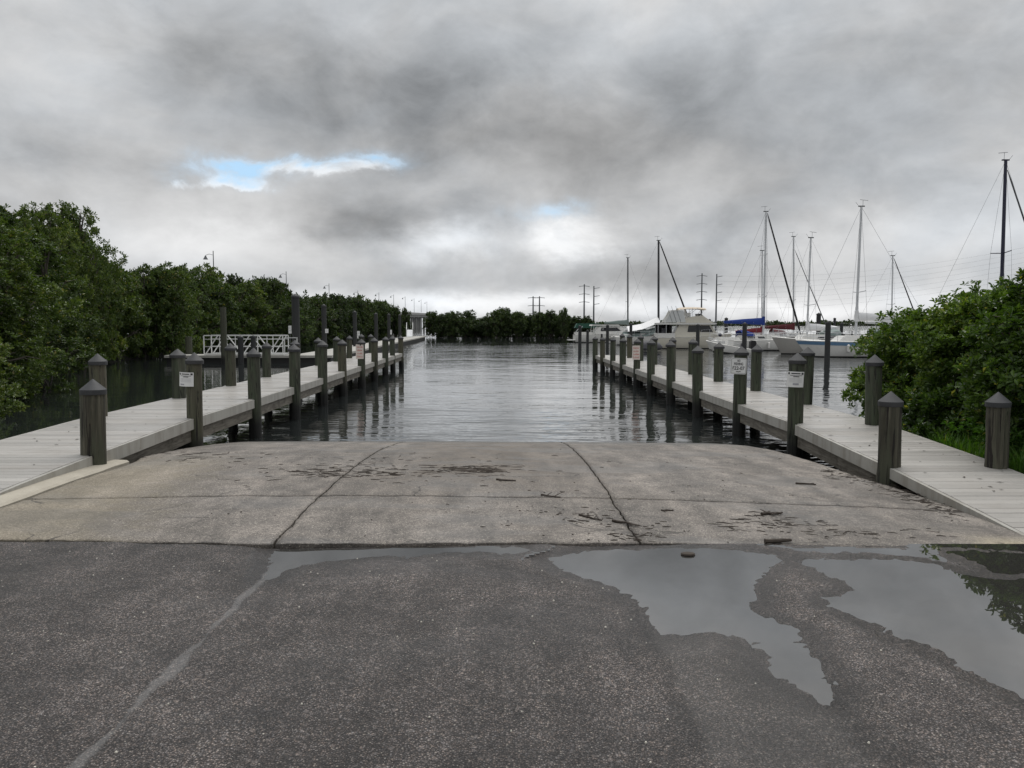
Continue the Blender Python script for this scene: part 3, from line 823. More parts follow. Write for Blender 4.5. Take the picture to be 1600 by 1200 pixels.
def lobed_crown(name, lobes, n, k, ln, wd, mat, seed, six=False, upb=.55, shell=.6, rough=.22, gap=.0):
    g = np.random.default_rng(seed); tips, axes = [], []
    ar = np.array([l[3] * l[4] + l[4] * l[5] + l[3] * l[5] for l in lobes]); ar = ar / ar.sum()
    for l, f in zip(lobes, ar):
        m = max(4, int(n * f)); c = np.array(l[:3]); r = np.array(l[3:])
        d = unit(g.normal(0, 1, (m, 3)))
        # sprays: pull the tips together into leafy branch ends with gaps between
        ks = max(6, m // 9); ctr = unit(g.normal(0, 1, (ks, 3))); near = np.argmax(d @ ctr.T, 1)
        d = unit(d * .55 + ctr[near] * .45 + g.normal(0, .05, (m, 3)))
        rad = (shell + (1 - shell) * g.uniform(0, 1, m) ** .6) * (1 + rough * g.normal(0, 1, ks)[near] * .6 + .05 * g.normal(0, 1, m))
        tips.append(c + d * r * rad[:, None]); axes.append(unit(d * (1 - upb) + np.array([0, 0, upb]) + g.normal(0, .22, (m, 3))))
    tips = np.concatenate(tips); axes = np.concatenate(axes)
    keep = tips[:, 2] > .05
    V, F = leaves(tips[keep], axes[keep], k, ln, wd, g, six)
    return np_mesh(name, V, F, mat)
def trunk_mesh(name, lobes, seed, r=.09, roots=7, rr=1.1):
    q = random.Random(seed); m = MB()
    big = sorted(lobes, key=lambda l: -l[2])
    for l in big:
        b = Vector((q.uniform(-.25, .25), q.uniform(-.25, .25), .2)); t = Vector(l[:3])
        pts = [b.lerp(t, f) + Vector((q.uniform(-.16, .16), q.uniform(-.16, .16), .25 * math.sin(f * 3.1))) * (1 if 0 < f < 1 else 0) for f in (0, .25, .5, .75, 1)]
        m.tube(pts, [r * (1 - .8 * f) for f in (0, .25, .5, .75, 1)], 6)
        for _ in range(5):
            e = t + Vector((q.uniform(-1, 1) * l[3], q.uniform(-1, 1) * l[4], q.uniform(-.3, .95) * l[5])) * .85
            md = t.lerp(e, .5) + Vector((0, 0, .1)); m.tube([pts[3], md, e], [r * .32, r * .2, r * .07], 5)
    for i in range(roots):
        a = q.uniform(0, 6.28); d = q.uniform(.5, 1.) * rr
        m.tube([(0, 0, q.uniform(.5, .9)), (math.cos(a) * d * .6, math.sin(a) * d * .6, q.uniform(.3, .5)), (math.cos(a) * d, math.sin(a) * d, -.7)], [r * .4, r * .3, r * .22], 5)
    return m.mesh(name, M['bark'])
def lobes_tree(seed, w, h, low=.25, nl=11):
    q = random.Random(seed); L = []
    for i in range(nl):
        f = (i + .5) / nl; z = low * h + (1 - low) * h * (f ** .8) * .86
        env = w / 2 * (1.0 - .55 * max(0, (f - .45) / .55) ** 1.5)
        a = i * 2.4 + q.uniform(-.5, .5); d = env * q.uniform(.25, .72)
        rr = w * q.uniform(.17, .26) * (1 - .25 * f)
        L.append((math.cos(a) * d, math.sin(a) * d, z, rr, rr, rr * q.uniform(.65, .9)))
    L.append((0, 0, h * .5, w * .3, w * .3, h * .3)); L.append((q.uniform(-.2, .2), q.uniform(-.2, .2), h * .88, w * .17, w * .17, h * .1))
    return L
TREE = {'near': [], 'mid': [], 'far': []}
for i in range(4):
    lo = lobes_tree(100 + i, 4.6, 5.6, .07, 15)
    TREE['near'].append((lobed_crown('crown', lo, 4000, 8, .125, .055, M['mangrove'], 200 + i, True), trunk_mesh('trunk', lo, 300 + i)))
for i in range(4):
    lo = lobes_tree(140 + i, 5.0, 5.6, .07, 15)
    TREE['mid'].append((lobed_crown('crown', lo, 1900, 7, .21, .10, M['mangrove'], 240 + i), trunk_mesh('trunk', lo, 340 + i)))
for i in range(4):
    lo = lobes_tree(180 + i, 6.0, 5.0, .07, 15)
    TREE['far'].append((lobed_crown('crown', lo, 1300, 6, .34, .17, M['mangrove_far'], 280 + i, rough=.34), trunk_mesh('trunk', lo, 380 + i, .11)))
SKYX = [-300, 0, 40, 75, 110, 140, 165, 185, 215, 245, 275, 300, 325, 345, 380, 420, 445, 462, 480, 510, 545, 580, 610, 640, 700]
SKYY = [310, 322, 318, 303, 318, 340, 370, 398, 402, 404, 400, 390, 396, 412, 424, 438, 438, 466, 466, 458, 460, 466, 474, 480, 480]
TOPZ = {}
def tree(kind, i, x, y, sc, szz, label, group, z=WATER_Z, name='mangrove_tree'):
    cr, tr = TREE[kind][i % 4]
    px = 800 + FPX * x / y
    if px < 640 and 14 < y < 131:      # the skyline surveyed in the photograph gives each tree its height
        if cr.name not in TOPZ:
            co = np.zeros(len(cr.vertices) * 3, np.float32); cr.vertices.foreach_get('co', co); TOPZ[cr.name] = float(np.percentile(co[2::3], 99.8))
        t = atY(px, float(np.interp(px, SKYX, SKYY)), y).z - WATER_Z
        szz = min(t / TOPZ[cr.name], 1.6) * rnd.uniform(.78 if y < 76 else .9, 1.03) * (.9 if y < front_x.__defaults__[0] else 1.)
    r = empty(name, (x, y, z), rnd.uniform(0, 6.28), label, 'tree', group)
    r.scale = (sc, sc, szz)
    c = link('crown', cr, r); c['kind'] = 'stuff'
    link('trunk', tr, r)
    return r
front = [(-10.0, 13.2), (-11.2, 16.), (-13.8, 23), (-18.2, 33), (-21.8, 43), (-22.6, 63), (-21.2, 97), (-19, 130)]
def front_x(y, _n=0): return float(np.interp(y, [p[1] for p in front], [p[0] for p in front]))
def sky_h(px):   # height of the leafy skyline above the water, read along the photograph
    return px
specs = []
y = 15.0; i = 0
while y < 46:
    specs.append((front_x(y) - 1.9 + rnd.uniform(-.4, .4), y, i)); y += 2.9 + y * .02; i += 1
gA = 'mangroves of the wall from the picture edge to the gangway'
for x, y, i in specs:
    h = .80 + rnd.uniform(-.06, .06)
    tree('near', i, x, y, 1.0 * rnd.uniform(.95, 1.12), h, 'dark green mangrove with low boughs over the channel water, between picture edge and gangway', gA)
# the tall one that tops the skyline at the left and its second row
tree('near', 1, -17.2, 27.5, 1.35, 1.13, 'tallest mangrove, its ragged top standing over the wall at far left', None)
tree('near', 2, -20.8, 30.5, 1.25, 1.13, 'tall broad mangrove reaching the left picture edge behind the front row', None)
tree('near', 0, -15.6, 22.5, 1.1, .98, 'mangrove in the second row just below the tallest crown', None)
tree('near', 3, -16.0, 20.0, 1.1, 1.0, 'mangrove at the left picture edge behind the overhanging near bough', None)
tree('near', 3, -9.95, 13.4, .72, .54, 'nearest mangrove, light green boughs poking in at left edge beside the dock', None)
tree('mid', 0, -22.5, 37.5, 1.05, .98, 'mangrove behind the front row, right of the tallest crown', None)
tree('mid', 2, -24.6, 44., 1.1, 1.0, 'second row mangrove between the tallest crown and the open round one', None)
tree('mid', 1, -22.6, 52., .9, 1.17, 'round topped mangrove standing by the tallest looking bridge lamp', None)
tree('mid', 1, -25.5, 39.5, 1.1, .9, 'mangrove deep in the wall, closing the gap left of the low grey piling', None)
tree('mid', 3, -27, 47, 1.2, .95, 'mangrove deep in the wall directly left of the white gangway', None)
gB = 'mangroves rising behind the white gangway'
for j, y in enumerate(np.arange(48, 72, 3.4)):
    tree('mid', j, front_x(y) - 2 + rnd.uniform(-.6, .6), y, rnd.uniform(.9, 1.1), rnd.uniform(.84, 1.0), 'dense mangrove rising behind the white gangway and its floating dock', gB)
for j, y in enumerate(np.arange(50, 74, 5.)):
    tree('mid', j + 1, front_x(y) - 5.5 + rnd.uniform(-.8, .8), y, rnd.uniform(1., 1.2), rnd.uniform(1., 1.12), 'dense mangrove rising behind the white gangway and its floating dock', gB)
tree('mid', 3, -19.7, 70.5, .9, 1.0, 'mangrove with a wispy leaning top where the left wall steps down', None)
gC = 'mangroves along the long floating dock'
for j, y in enumerate(np.arange(76, 134, 4.2)):
    tree('far', j, front_x(y) - 1.5 + rnd.uniform(-.8, .8), y, rnd.uniform(.75, .95), rnd.uniform(.84, 1.03), 'dark mangrove lining the shore beyond the tall piles of the floating dock', gC)
for j, y in enumerate(np.arange(80, 136, 8.)):
    tree('far', j + 2, front_x(y) - 6 + rnd.uniform(-1, 1), y, rnd.uniform(.9, 1.1), rnd.uniform(1., 1.16), 'dark mangrove lining the shore beyond the tall piles of the floating dock', gC)
tree('far', 0, -18.7, 126.5, .62, 1., 'mangrove ending the left shore, beside the small gap that shows the bridge', None)
tree('far', 2, -17.6, 130.5, .42, 1., 'narrow mangrove right before the far white gangway', None)
tree('far', 1, -20.6, 122, .8, 1., 'mangrove on the left shore over the last tall piling', None)
gD = 'mangroves of the islet that closes the channel'
hs = [1.0, .95, .98, .78, .72, .80, 1.08, 1.0, .96, .92, .98, 1.02, .86, .82, .74]
for j, x in enumerate(np.linspace(-13.5, 12.0, 15)):
    tree('far', j, x, 134 + rnd.uniform(-1.5, 1.5), rnd.uniform(.62, .8), hs[j] * rnd.uniform(.82, .92), 'dark mangrove on the islet across the end of the channel', gD)
for j, x in enumerate(np.linspace(-11, 11, 8)):
    tree('far', j + 1, x, 139 + rnd.uniform(-1, 1), rnd.uniform(.7, .9), hs[2 * j] * rnd.uniform(.85, 1.0), 'dark mangrove on the islet across the end of the channel', gD)
tree('far', 1, 8.6, 131, .42, .98, 'slim mangrove standing clear at the right of the channel islet', None)
tree('far', 3, 12.6, 132, .5, .72, 'low straggly mangrove at the islet tip beside the moored cruiser', None)
# mud of the islet and the left shore
def mound(name, cx, cy, rx, ry, h, seed):
    g = MB(); n = 40; vs = [(cx, cy, WATER_Z + h)]
    for ring, f in ((.5, .9), (.85, .5), (1., -.4)):
        for k in range(n):
            a = 2 * math.pi * k / n; w = 1 + .1 * math.sin(3 * a + seed) + .06 * math.sin(7 * a)
            vs.append((cx + rx * ring * w * math.cos(a), cy + ry * ring * w * math.sin(a), WATER_Z + h * f))
    fs = [(0, 1 + k, 1 + (k + 1) % n) for k in range(n)]
    for q in (0, 1): fs += [(1 + q * n + k, 1 + (q + 1) * n + k, 1 + (q + 1) * n + (k + 1) % n, 1 + q * n + (k + 1) % n) for k in range(n)]
    o = g.add(vs, fs, True).build(name, M['bank']); o['kind'] = 'structure'
mound('islet_ground', -1, 140.5, 14, 5, .25, 1)
def shore():
    ys = np.linspace(14, 150, 60); vs = []; fs = []
    for y in ys:
        x = front_x(y) - 1.2 + .5 * math.sin(y * .5)
        vs += [(x + 1.2, y, -1.2), (x, y, -.62), (x - 2.5, y, -.35), (x - 60, y, -.1)]
    for i in range(59):
        for k in range(3): fs.append((i * 4 + k, i * 4 + k + 1, i * 4 + k + 5, i * 4 + k + 4))
    o = MB().add(vs, fs, True).build('shore_ground', M['bank']); o['kind'] = 'structure'
shore()

# the glossy mangrove shrubs on the right bank, and the weeds under them
def shrub(name, x, y, z, w, dpt, h, seed, n, label, low=.0):
    q = random.Random(seed); lo = []
    for i in range(22):
        a = q.uniform(0, 6.28); f = q.uniform(0, 1); d = q.uniform(.35, .8)
        zz = h * (low + (1 - low) * (.14 + .66 * f)); env = (1 - .55 * max(0, f - .35) / .65)
        rr = min(w, dpt) * q.uniform(.16, .24)
        lo.append((math.cos(a) * w / 2 * d * env, math.sin(a) * dpt / 2 * d * env, zz, rr, rr, rr * .8))
    lo.append((0, 0, h * .52, w * .33, dpt * .33, h * .36))
    r = empty(name, (x, y, z), 0, label, 'shrub')
    c = link('crown', lobed_crown('crown', lo, n, 9, .098, .043, M['shrub'], seed, True, upb=.6, shell=.62, rough=.2), r); c['kind'] = 'stuff'
    link('trunk', trunk_mesh('trunk', lo[:12], seed + 1, .035, 4, .6), r)
    return r
shrub('mangrove_shrub', 8.6, 15.0, -.55, 4.7, 3.4, 3.0, 901, 6200, 'big glossy mangrove shrub leaning over the dock edge, right of the marina')
shrub('mangrove_shrub', 7.65, 10.2, -.40, 4.0, 2.5, 3.0, 902, 6500, 'taller glossy mangrove shrub running off the right picture edge', .30)
shrub('mangrove_shrub', 10.6, 13.4, -.45, 4.6, 3.0, 3.25, 904, 5000, 'back mangrove shrub whose top shows at the right picture edge below the navy mast')
shrub('mangrove_shrub', 7.6, 12.8, -.45, 3.5, 2.2, 2.9, 903, 4200, 'lower glossy mangrove shrub between the big leaning one and the taller one')
shrub('mangrove_shrub', 7.0, 12.1, -.40, 2.3, 1.6, 1.35, 905, 1700, 'low round shrub hugging the dock edge under the big leaning shrub')
def weeds():
    g = np.random.default_rng(77); n = 5200
    x = 6.15 + np.abs(g.normal(0, 1.6, n)); y = g.uniform(6.6, 11.9, n)
    keep = (x < 11.5); x, y = x[keep], y[keep]
    h = np.clip(.14 + .20 * g.uniform(0, 1, len(x)) + .16 * sstep(6.4, 7.6, x), .06, .5) * (1 + .35 * vnoise(x, y, 1.5, 4))
    z = -.17 + .05 * vnoise(x, y, .9, 5) - 1.5 * sstep(10.9, 14.5, y)
    V, F = [], []
    base = np.stack([x, y, z], 1)
    for k in range(4):
        a = g.uniform(0, 6.28, len(x)); d = np.stack([np.cos(a), np.sin(a), np.zeros_like(a)], 1); s = np.stack([-np.sin(a), np.cos(a), np.zeros_like(a)], 1)
        w = g.uniform(.004, .010, len(x))[:, None]; hh = (h * g.uniform(.6, 1.1, len(x)))[:, None]; b = base + d * g.uniform(0, .05, len(x))[:, None]
        lean = hh * g.uniform(.2, .7, len(x))[:, None]
        q = np.stack([b - s * w, b + s * w, b + d * lean * .35 + s * w * .8 + [0, 0, 1] * hh * .6, b + d * lean * .35 - s * w * .8 + [0, 0, 1] * hh * .6], 1)
        t = np.stack([q[:, 3], q[:, 2], b + d * lean + [0, 0, 1] * hh, b + d * lean + [0, 0, 1] * hh * .995 + s * .001], 1)
        allq = np.concatenate([q, t], 1).reshape(-1, 3); i = np.arange(len(x))[:, None] * 8 + sum(len(v) for v in V)
        V.append(allq); F.append(np.concatenate([i + [0, 1, 2, 3], i + [4, 5, 6, 7]]))
    o = link('grass', np_mesh('grass', np.concatenate(V), np.concatenate(F), M['weed'])); o['kind'] = 'stuff'
    m = 500; x = 6.3 + np.abs(g.normal(0, 1.5, m)); y = g.uniform(7.0, 11.6, m); hh = g.uniform(.12, .5, m)
    tips = np.stack([x, y, -.17 + hh], 1); ax = unit(np.stack([g.normal(0, .3, m), g.normal(0, .3, m), np.ones(m)], 1))
    V, F = leaves(tips, ax, 7, .10, .035, g, True, (40, 95), .3)
    o = link('weeds', np_mesh('weeds', V, F, M['weed'])); o['kind'] = 'stuff'
weeds()

# ------------------------------------------------------------------ floating dock, gangway, tall piles
def floating_dock():
    r = empty('floating_dock', (-15, 45, WATER_Z), 0, 'low grey floating dock with an arm under the gangway, running along the mangroves', 'dock')
    z0, z1 = -.06, .44
    m = MB(); m.box(-4.9, 4.7, 0, 2.0, z1 - .14, z1)
    a, b = (4.7, 0), (1.9, 75); 
    m.add([(2.2, 2.0, z1 - .14), (4.7, 2.0, z1 - .14), (1.9, 75, z1 - .14), (-.6, 75, z1 - .14), (2.2, 2.0, z1), (4.7, 2.0, z1), (1.9, 75, z1), (-.6, 75, z1)],
          [(0, 3, 2, 1), (4, 5, 6, 7), (0, 1, 5, 4), (1, 2, 6, 5), (2, 3, 7, 6), (3, 0, 4, 7)])
    m.build('decking', M['stringer_pale'], r)
    m = MB(); m.box(-4.8, 4.6, .1, 1.9, z0, z1 - .145)
    m.add([(2.3, 2.0, z0), (4.6, 2.0, z0), (1.8, 74.9, z0), (-.5, 74.9, z0), (2.3, 2.0, z1 - .145), (4.6, 2.0, z1 - .145), (1.8, 74.9, z1 - .145), (-.5, 74.9, z1 - .145)],
          [(0, 3, 2, 1), (4, 5, 6, 7), (0, 1, 5, 4), (1, 2, 6, 5), (2, 3, 7, 6), (3, 0, 4, 7)])
    m.build('float', M['mud'], r)
    m = MB(); m.box(1.0, 3.0, 74.2, 75.6, z1 + .003, z1 + .05); m.build('end_plate', M['stringer_pale'], r)
M['stringer_pale'] = simple('dock_planks_pale', (.34, .33, .30), .6, var=.25, scale=2.5)
floating_dock()
def truss(r, y, x0, x1, z0, z1, mat, n=6):
    t = MB(); t.bar((x0, y, z1), (x1, y, z1), .05, .06); t.build('top_rail', mat, r)
    t = MB(); t.bar((x0, y, z0), (x1, y, z0), .06, .09); t.build('bottom_rail', mat, r)
    for zz in (.40, .80):
        t = MB(); t.bar((x0, y + .01, z0 + (z1 - z0) * zz), (x1, y + .01, z0 + (z1 - z0) * zz), .03, .03); t.build('mid_rail', mat, r)
    for i in range(n + 1):
        x = x0 + (x1 - x0) * i / n
        t = MB(); t.bar((x, y, z0), (x, y, z1), .05 if i in (0, n) else .035, .05 if i in (0, n) else .035); t.build('upright', mat, r)
        if i < n:
            w = (x1 - x0) / n; up = i % 2 == 0
            t = MB(); t.bar((x + (w * .1 if up else w * .95), y - .01, z0), (x + (w * .9 if up else w * .05), y - .01, z1), .05, .05); t.build('diagonal_brace', mat, r)
def gangway(name, x, y, z, rz, L, w, label):
    r = empty(name, (x, y, z), rz, label, 'gangway')
    truss(r, 0, 0, L, .05, 1.12, M['white_paint'], 5); truss(r, w, 0, L, .05, 1.12, M['white_paint'], 5)
    t = MB(); t.box(.02, L - .02, .05, w - .05, .0, .04); t.build('walkway', M['alu'], r)
    return r
g0 = atY(318, 556, 45.3)
gangway('gangway', g0.x, 45.4, -.10, 0, 4.55, 1.15, 'white metal truss gangway lying on the floating dock before the mangroves')
r = empty('handrail', (g0.x + 4.65, 45.4, -.11), 0, 'short white pipe handrail at the end of the truss gangway', 'handrail')
t = MB(); t.bar((0, 0, 1.0), (.75, 0, 1.0), .04, .04); t.build('top_rail', M['white_paint'], r)
t = MB(); t.bar((0, 0, .55), (.75, 0, .55), .03, .03); t.build('mid_rail', M['white_paint'], r)
for x in (0, .72):
    t = MB(); t.bar((x, 0, 0), (x, 0, 1.0), .04, .04); t.build('upright', M['white_paint'], r)
g1 = atY(645, 526, 112)
g1 = gangway('gangway', g1.x, g1.y, -.1, R(97), 6, .9, 'far white gangway slanting up at the end of the floating dock')
g1.rotation_euler = (0, -R(9), R(97))
TALL = [(463, 462, 555, 46.5, .235, 'tallest and thickest dark piling, towering beside the handrail of the gangway'), (507, 477, 552, 54, .175, 'tall dark piling carrying a small white notice'),
        (555, 487, 548, 64, .175, 'tall dark piling above the mangrove side red worded sign'), (588, 490, 545, 73, .17, 'fourth tall dark piling counted away from the gangway'),
        (608, 491, 540, 82, .17, 'fifth tall dark piling, seen over the dock end'), (625, 492, 538, 92, .17, 'sixth and farthest tall dark piling before the far gangway')]
TP = MB().lathe([(1, 0), (1.0, .25), (.97, .6), (.95, 1.)], 18).mesh('shaft', M['pile'], .9)
M['pile_dark'] = simple('creosote', (.030, .031, .031), .8, var=.35, scale=3)
TPD = MB().lathe([(1, 0), (1.0, .25), (.97, .6), (.95, 1.)], 18).mesh('shaft', M['pile_dark'], .9)
def tall_pile(px, pyt, Y, rad, label, mat_dark=True, cap=True, name='tall_piling', group=None):
    b = atY(px, 540, Y); t = atY(px, pyt, Y)
    r = empty(name, (b.x, Y, -1.6), 0, label, 'piling', group)
    o = link('shaft', TPD if mat_dark else TP, r); o.scale = (rad, rad, t.z + 1.6)
    if cap:
        c = link('pile_cap', cap_mesh(.127), r); c.scale = (rad / .127 * .96, rad / .127 * .96, rad / .127 * .8); c.location = (0, 0, t.z + 1.6 - .05)
    return r
for px, pyt, pyb, Y, rad, lab in TALL: tall_pile(px, pyt, Y, rad, lab, group='tall pilings of the floating dock')
tall_pile(350, 480, 43.6, .17, 'bare brownish tall piling standing in front of the white gangway', False, False)
tall_pile(295, 526, 47, .2, 'low grey piling left of the white gangway', False, False)
tall_pile(376, 526, 44.2, .16, 'dark capped short piling in front of the gangway middle, left of its twin')
tall_pile(396, 525, 44.2, .15, 'dark capped short piling in front of the gangway middle, right of its twin')
def post_sign(px, py, w, h, Y, pyb, label, pole=True):
    p = atY(px, py, Y); s = empty('small_sign', p, 0, label, 'sign')
    plate(w, h, .01).build('plate', M['paper'], s)
    bars(s, [(-w * .3, w * .3, h * .2, h * .05), (-w * .3, w * .3, -h * .1, h * .05)], simple('sign_grey', (.35, .35, .36), .6))
    if pole:
        b = atY(px, pyb, Y); MB().tube([(0, .03, -(p.z - b.z)), (0, .03, h / 2)], .022, 8).build('pole', M['steel'], s)
post_sign(453, 515, .19, .5, 49.5, 556, 'narrow white sign on a thin pole beside the tallest piling')
post_sign(510.5, 517, .22, .29, 53.7, 0, 'small white notice on a tall dark piling', False)
post_sign(560, 523, .24, .62, 66, 548, 'narrow white sign on a pole above the red worded dock sign')
post_sign(611, 519, .16, .46, 79, 540, 'thin white sign on a pole near the end of the mangrove side dock')

# ------------------------------------------------------------------ bridge with lamps, power line
def bridge():
    r = empty('bridge', (-60, 380, 0), 0, 'long concrete road bridge glimpsed over the mangroves behind the far gangway', 'bridge')
    pts = [(-57 - .8 * k - (-60), 150 + 52 * k - 380, 5.3 + .45 * k) for k in range(-3, 11)]
    def sweep(name, x0, x1, z0, z1):
        vs, fs = [], []
        for x, y, z in pts: vs += [(x + x0, y, z + z0), (x + x1, y, z + z0), (x + x1, y, z + z1), (x + x0, y, z + z1)]
        for i in range(len(pts) - 1):
            for k in range(4): fs.append((i * 4 + k, i * 4 + (k + 1) % 4, i * 4 + 4 + (k + 1) % 4, i * 4 + 4 + k))
        fs += [(3, 2, 1, 0), tuple(range(len(vs) - 4, len(vs)))]
        MB().add(vs, fs).build(name, M['bridge'], r)
    sweep('roadway', -14, 0, -.5, 0); sweep('girder', -13, -1, -1.9, -.505); sweep('parapet', -.3, .05, .003, .95); sweep('parapet', -14.05, -13.7, .003, .95)
    for k in range(14 * 2 - 2):
        f = k / 2; i = int(f); a = pts[i]; b = pts[min(i + 1, len(pts) - 1)]; t = f - i
        p = [a[j] + (b[j] - a[j]) * t for j in range(3)]
        for x in (-2.5, -7, -11.5):
            MB().tube([(p[0] + x, p[1], -2), (p[0] + x, p[1], p[2] - 2.7)], .65, 10).build('column', M['bridge'], r)
        MB().box(p[0] - 13, p[0] - 1, p[1] - .8, p[1] + .8, p[2] - 2.7, p[2] - 1.905).build('pier_cap', M['bridge'], r)
bridge()
def make_lamp():
    r = empty('bridge_lamp', (0, 0, 0), 0)
    MB().tube([(0, 0, 0), (0, 0, 9.2)], [.13, .08], 8).build('pole', M['steel'], r)
    MB().tube([(0, 0, 8.4), (-.8, 0, 8.6), (-1.5, 0, 8.35)], .045, 6).build('arm', M['steel'], r)
    MB().lathe([(.06, .35), (.14, .3), (.2, .1), (.46, -.35), (.44, -.38)], 12, (-1.5, 0, 7.95)).build('lamp_shade', M['steel'], r)
    return r
lamp0 = make_lamp()
ords = ['first', 'second', 'third', 'fourth', 'fifth', 'sixth', 'seventh', 'eighth', 'ninth', 'tenth']
lpx = [333, 447, 514, 559, 592, 615, 633, 647, 658, 667]; lpy = [392, 424, 443, 454, 457, 460, 463, 466, 468, 471]
for k in range(10):
    Y = 153 + 52 * k; o = lamp0 if k == 0 else copy_tree(lamp0)
    tp = atY(lpx[k], lpy[k], Y); dz = 5.3 + .45 * k
    o.location = (tp.x, Y, tp.z - 9.2); 
    tag(o, ('tallest looking hooded street lamp, rising over the left mangroves' if k == 0 else '%s hooded street lamp of the bridge row, counted from the tallest looking one' % ords[k]), 'street lamp', 'street lamps along the bridge')
def power_pole(px, pyt, Y, label, arms):
    t = atY(px, pyt, Y); z0 = -1.; r = empty('power_pole', (t.x, Y, z0), 0, label, 'power pole', 'power poles beyond the marina')
    h = t.z - z0; s = Y / 460
    MB().tube([(0, 0, 0), (0, 0, h)], [.55 * s, .32 * s], 8).build('pole', M['steel'], r)
    for i in range(arms):
        z = h - 1.2 - i * 4.6 * s
        MB().tube([(-3.1 * s, 0, z - .5), (0, 0, z), (3.1 * s, 0, z - .5)] if px not in (1120, 928) else [(0, 0, z - .6), (3.3 * s, 0, z)], .16 * s, 5).build('crossarm', M['steel'], r)
    return t
pA = power_pole(1097, 427, 460, 'tall power pole with double sided crossarms behind the flybridge cruiser', 4)
pB = power_pole(1120, 428, 460, 'tall power pole with crossarms on one side only, behind the flybridge cruiser', 4)
power_pole(913, 444, 590, 'power pole over the right part of the channel islet, left of its pair', 3)
power_pole(928, 447, 590, 'power pole over the right part of the channel islet, right of its pair', 3)
power_pole(833, 463, 820, 'distant power pole peeping above the islet mangroves, left of its pair', 3)
power_pole(843, 463, 820, 'distant power pole peeping above the islet mangroves, right of its pair', 3)
def wire(a, b, sag, label, rad):
    m = MB(); pts = []
    for i in range(25):
        t = i / 24; p = Vector(a).lerp(Vector(b), t); p.z -= sag * 4 * t * (1 - t); pts.append(p)
    o = m.tube(pts, rad, 4, False).build('power_line', M['rope']); tag(o, label, 'power line', 'power lines crossing above the marina masts')
for i in range(7):
    z = pB.z - 1 - i * 3.1
    far = atY(1760, 352 + i * 7.5, 330)
    wire((pB.x + .5, 460, z), far, 7., '%s of the thin power lines sagging from the tall poles towards the right' % ('highest', 'second from top', 'third from top', 'middle one', 'third from bottom', 'second from bottom', 'lowest')[i], .022)
# far shore
def far_shore():
    g = np.random.default_rng(5); n = 2600
    x = g.uniform(120, 1500, n); yb = 1500 + g.uniform(0, 40, n); h = 3.5 + 3.5 * np.abs(vnoise(x, x * 0, .02, 3)) + 3 * np.abs(vnoise(x, x * 0, .07, 4))
    tips = np.stack([x, yb, -.5 + h * g.uniform(.1, 1, n)], 1); ax = unit(g.normal(0, .5, (n, 3)) + [0, -.4, .5])
    V, F = leaves(tips, ax, 5, 5., 3.2, g)
    o = link('far_treeline', np_mesh('far_treeline', V, F, M['mangrove_far'])); o['kind'] = 'stuff'
    b = MB().box(100, 1700, 1515, 1600, -.7, .6).build('far_land', M['bank']); b['kind'] = 'structure'
far_shore()

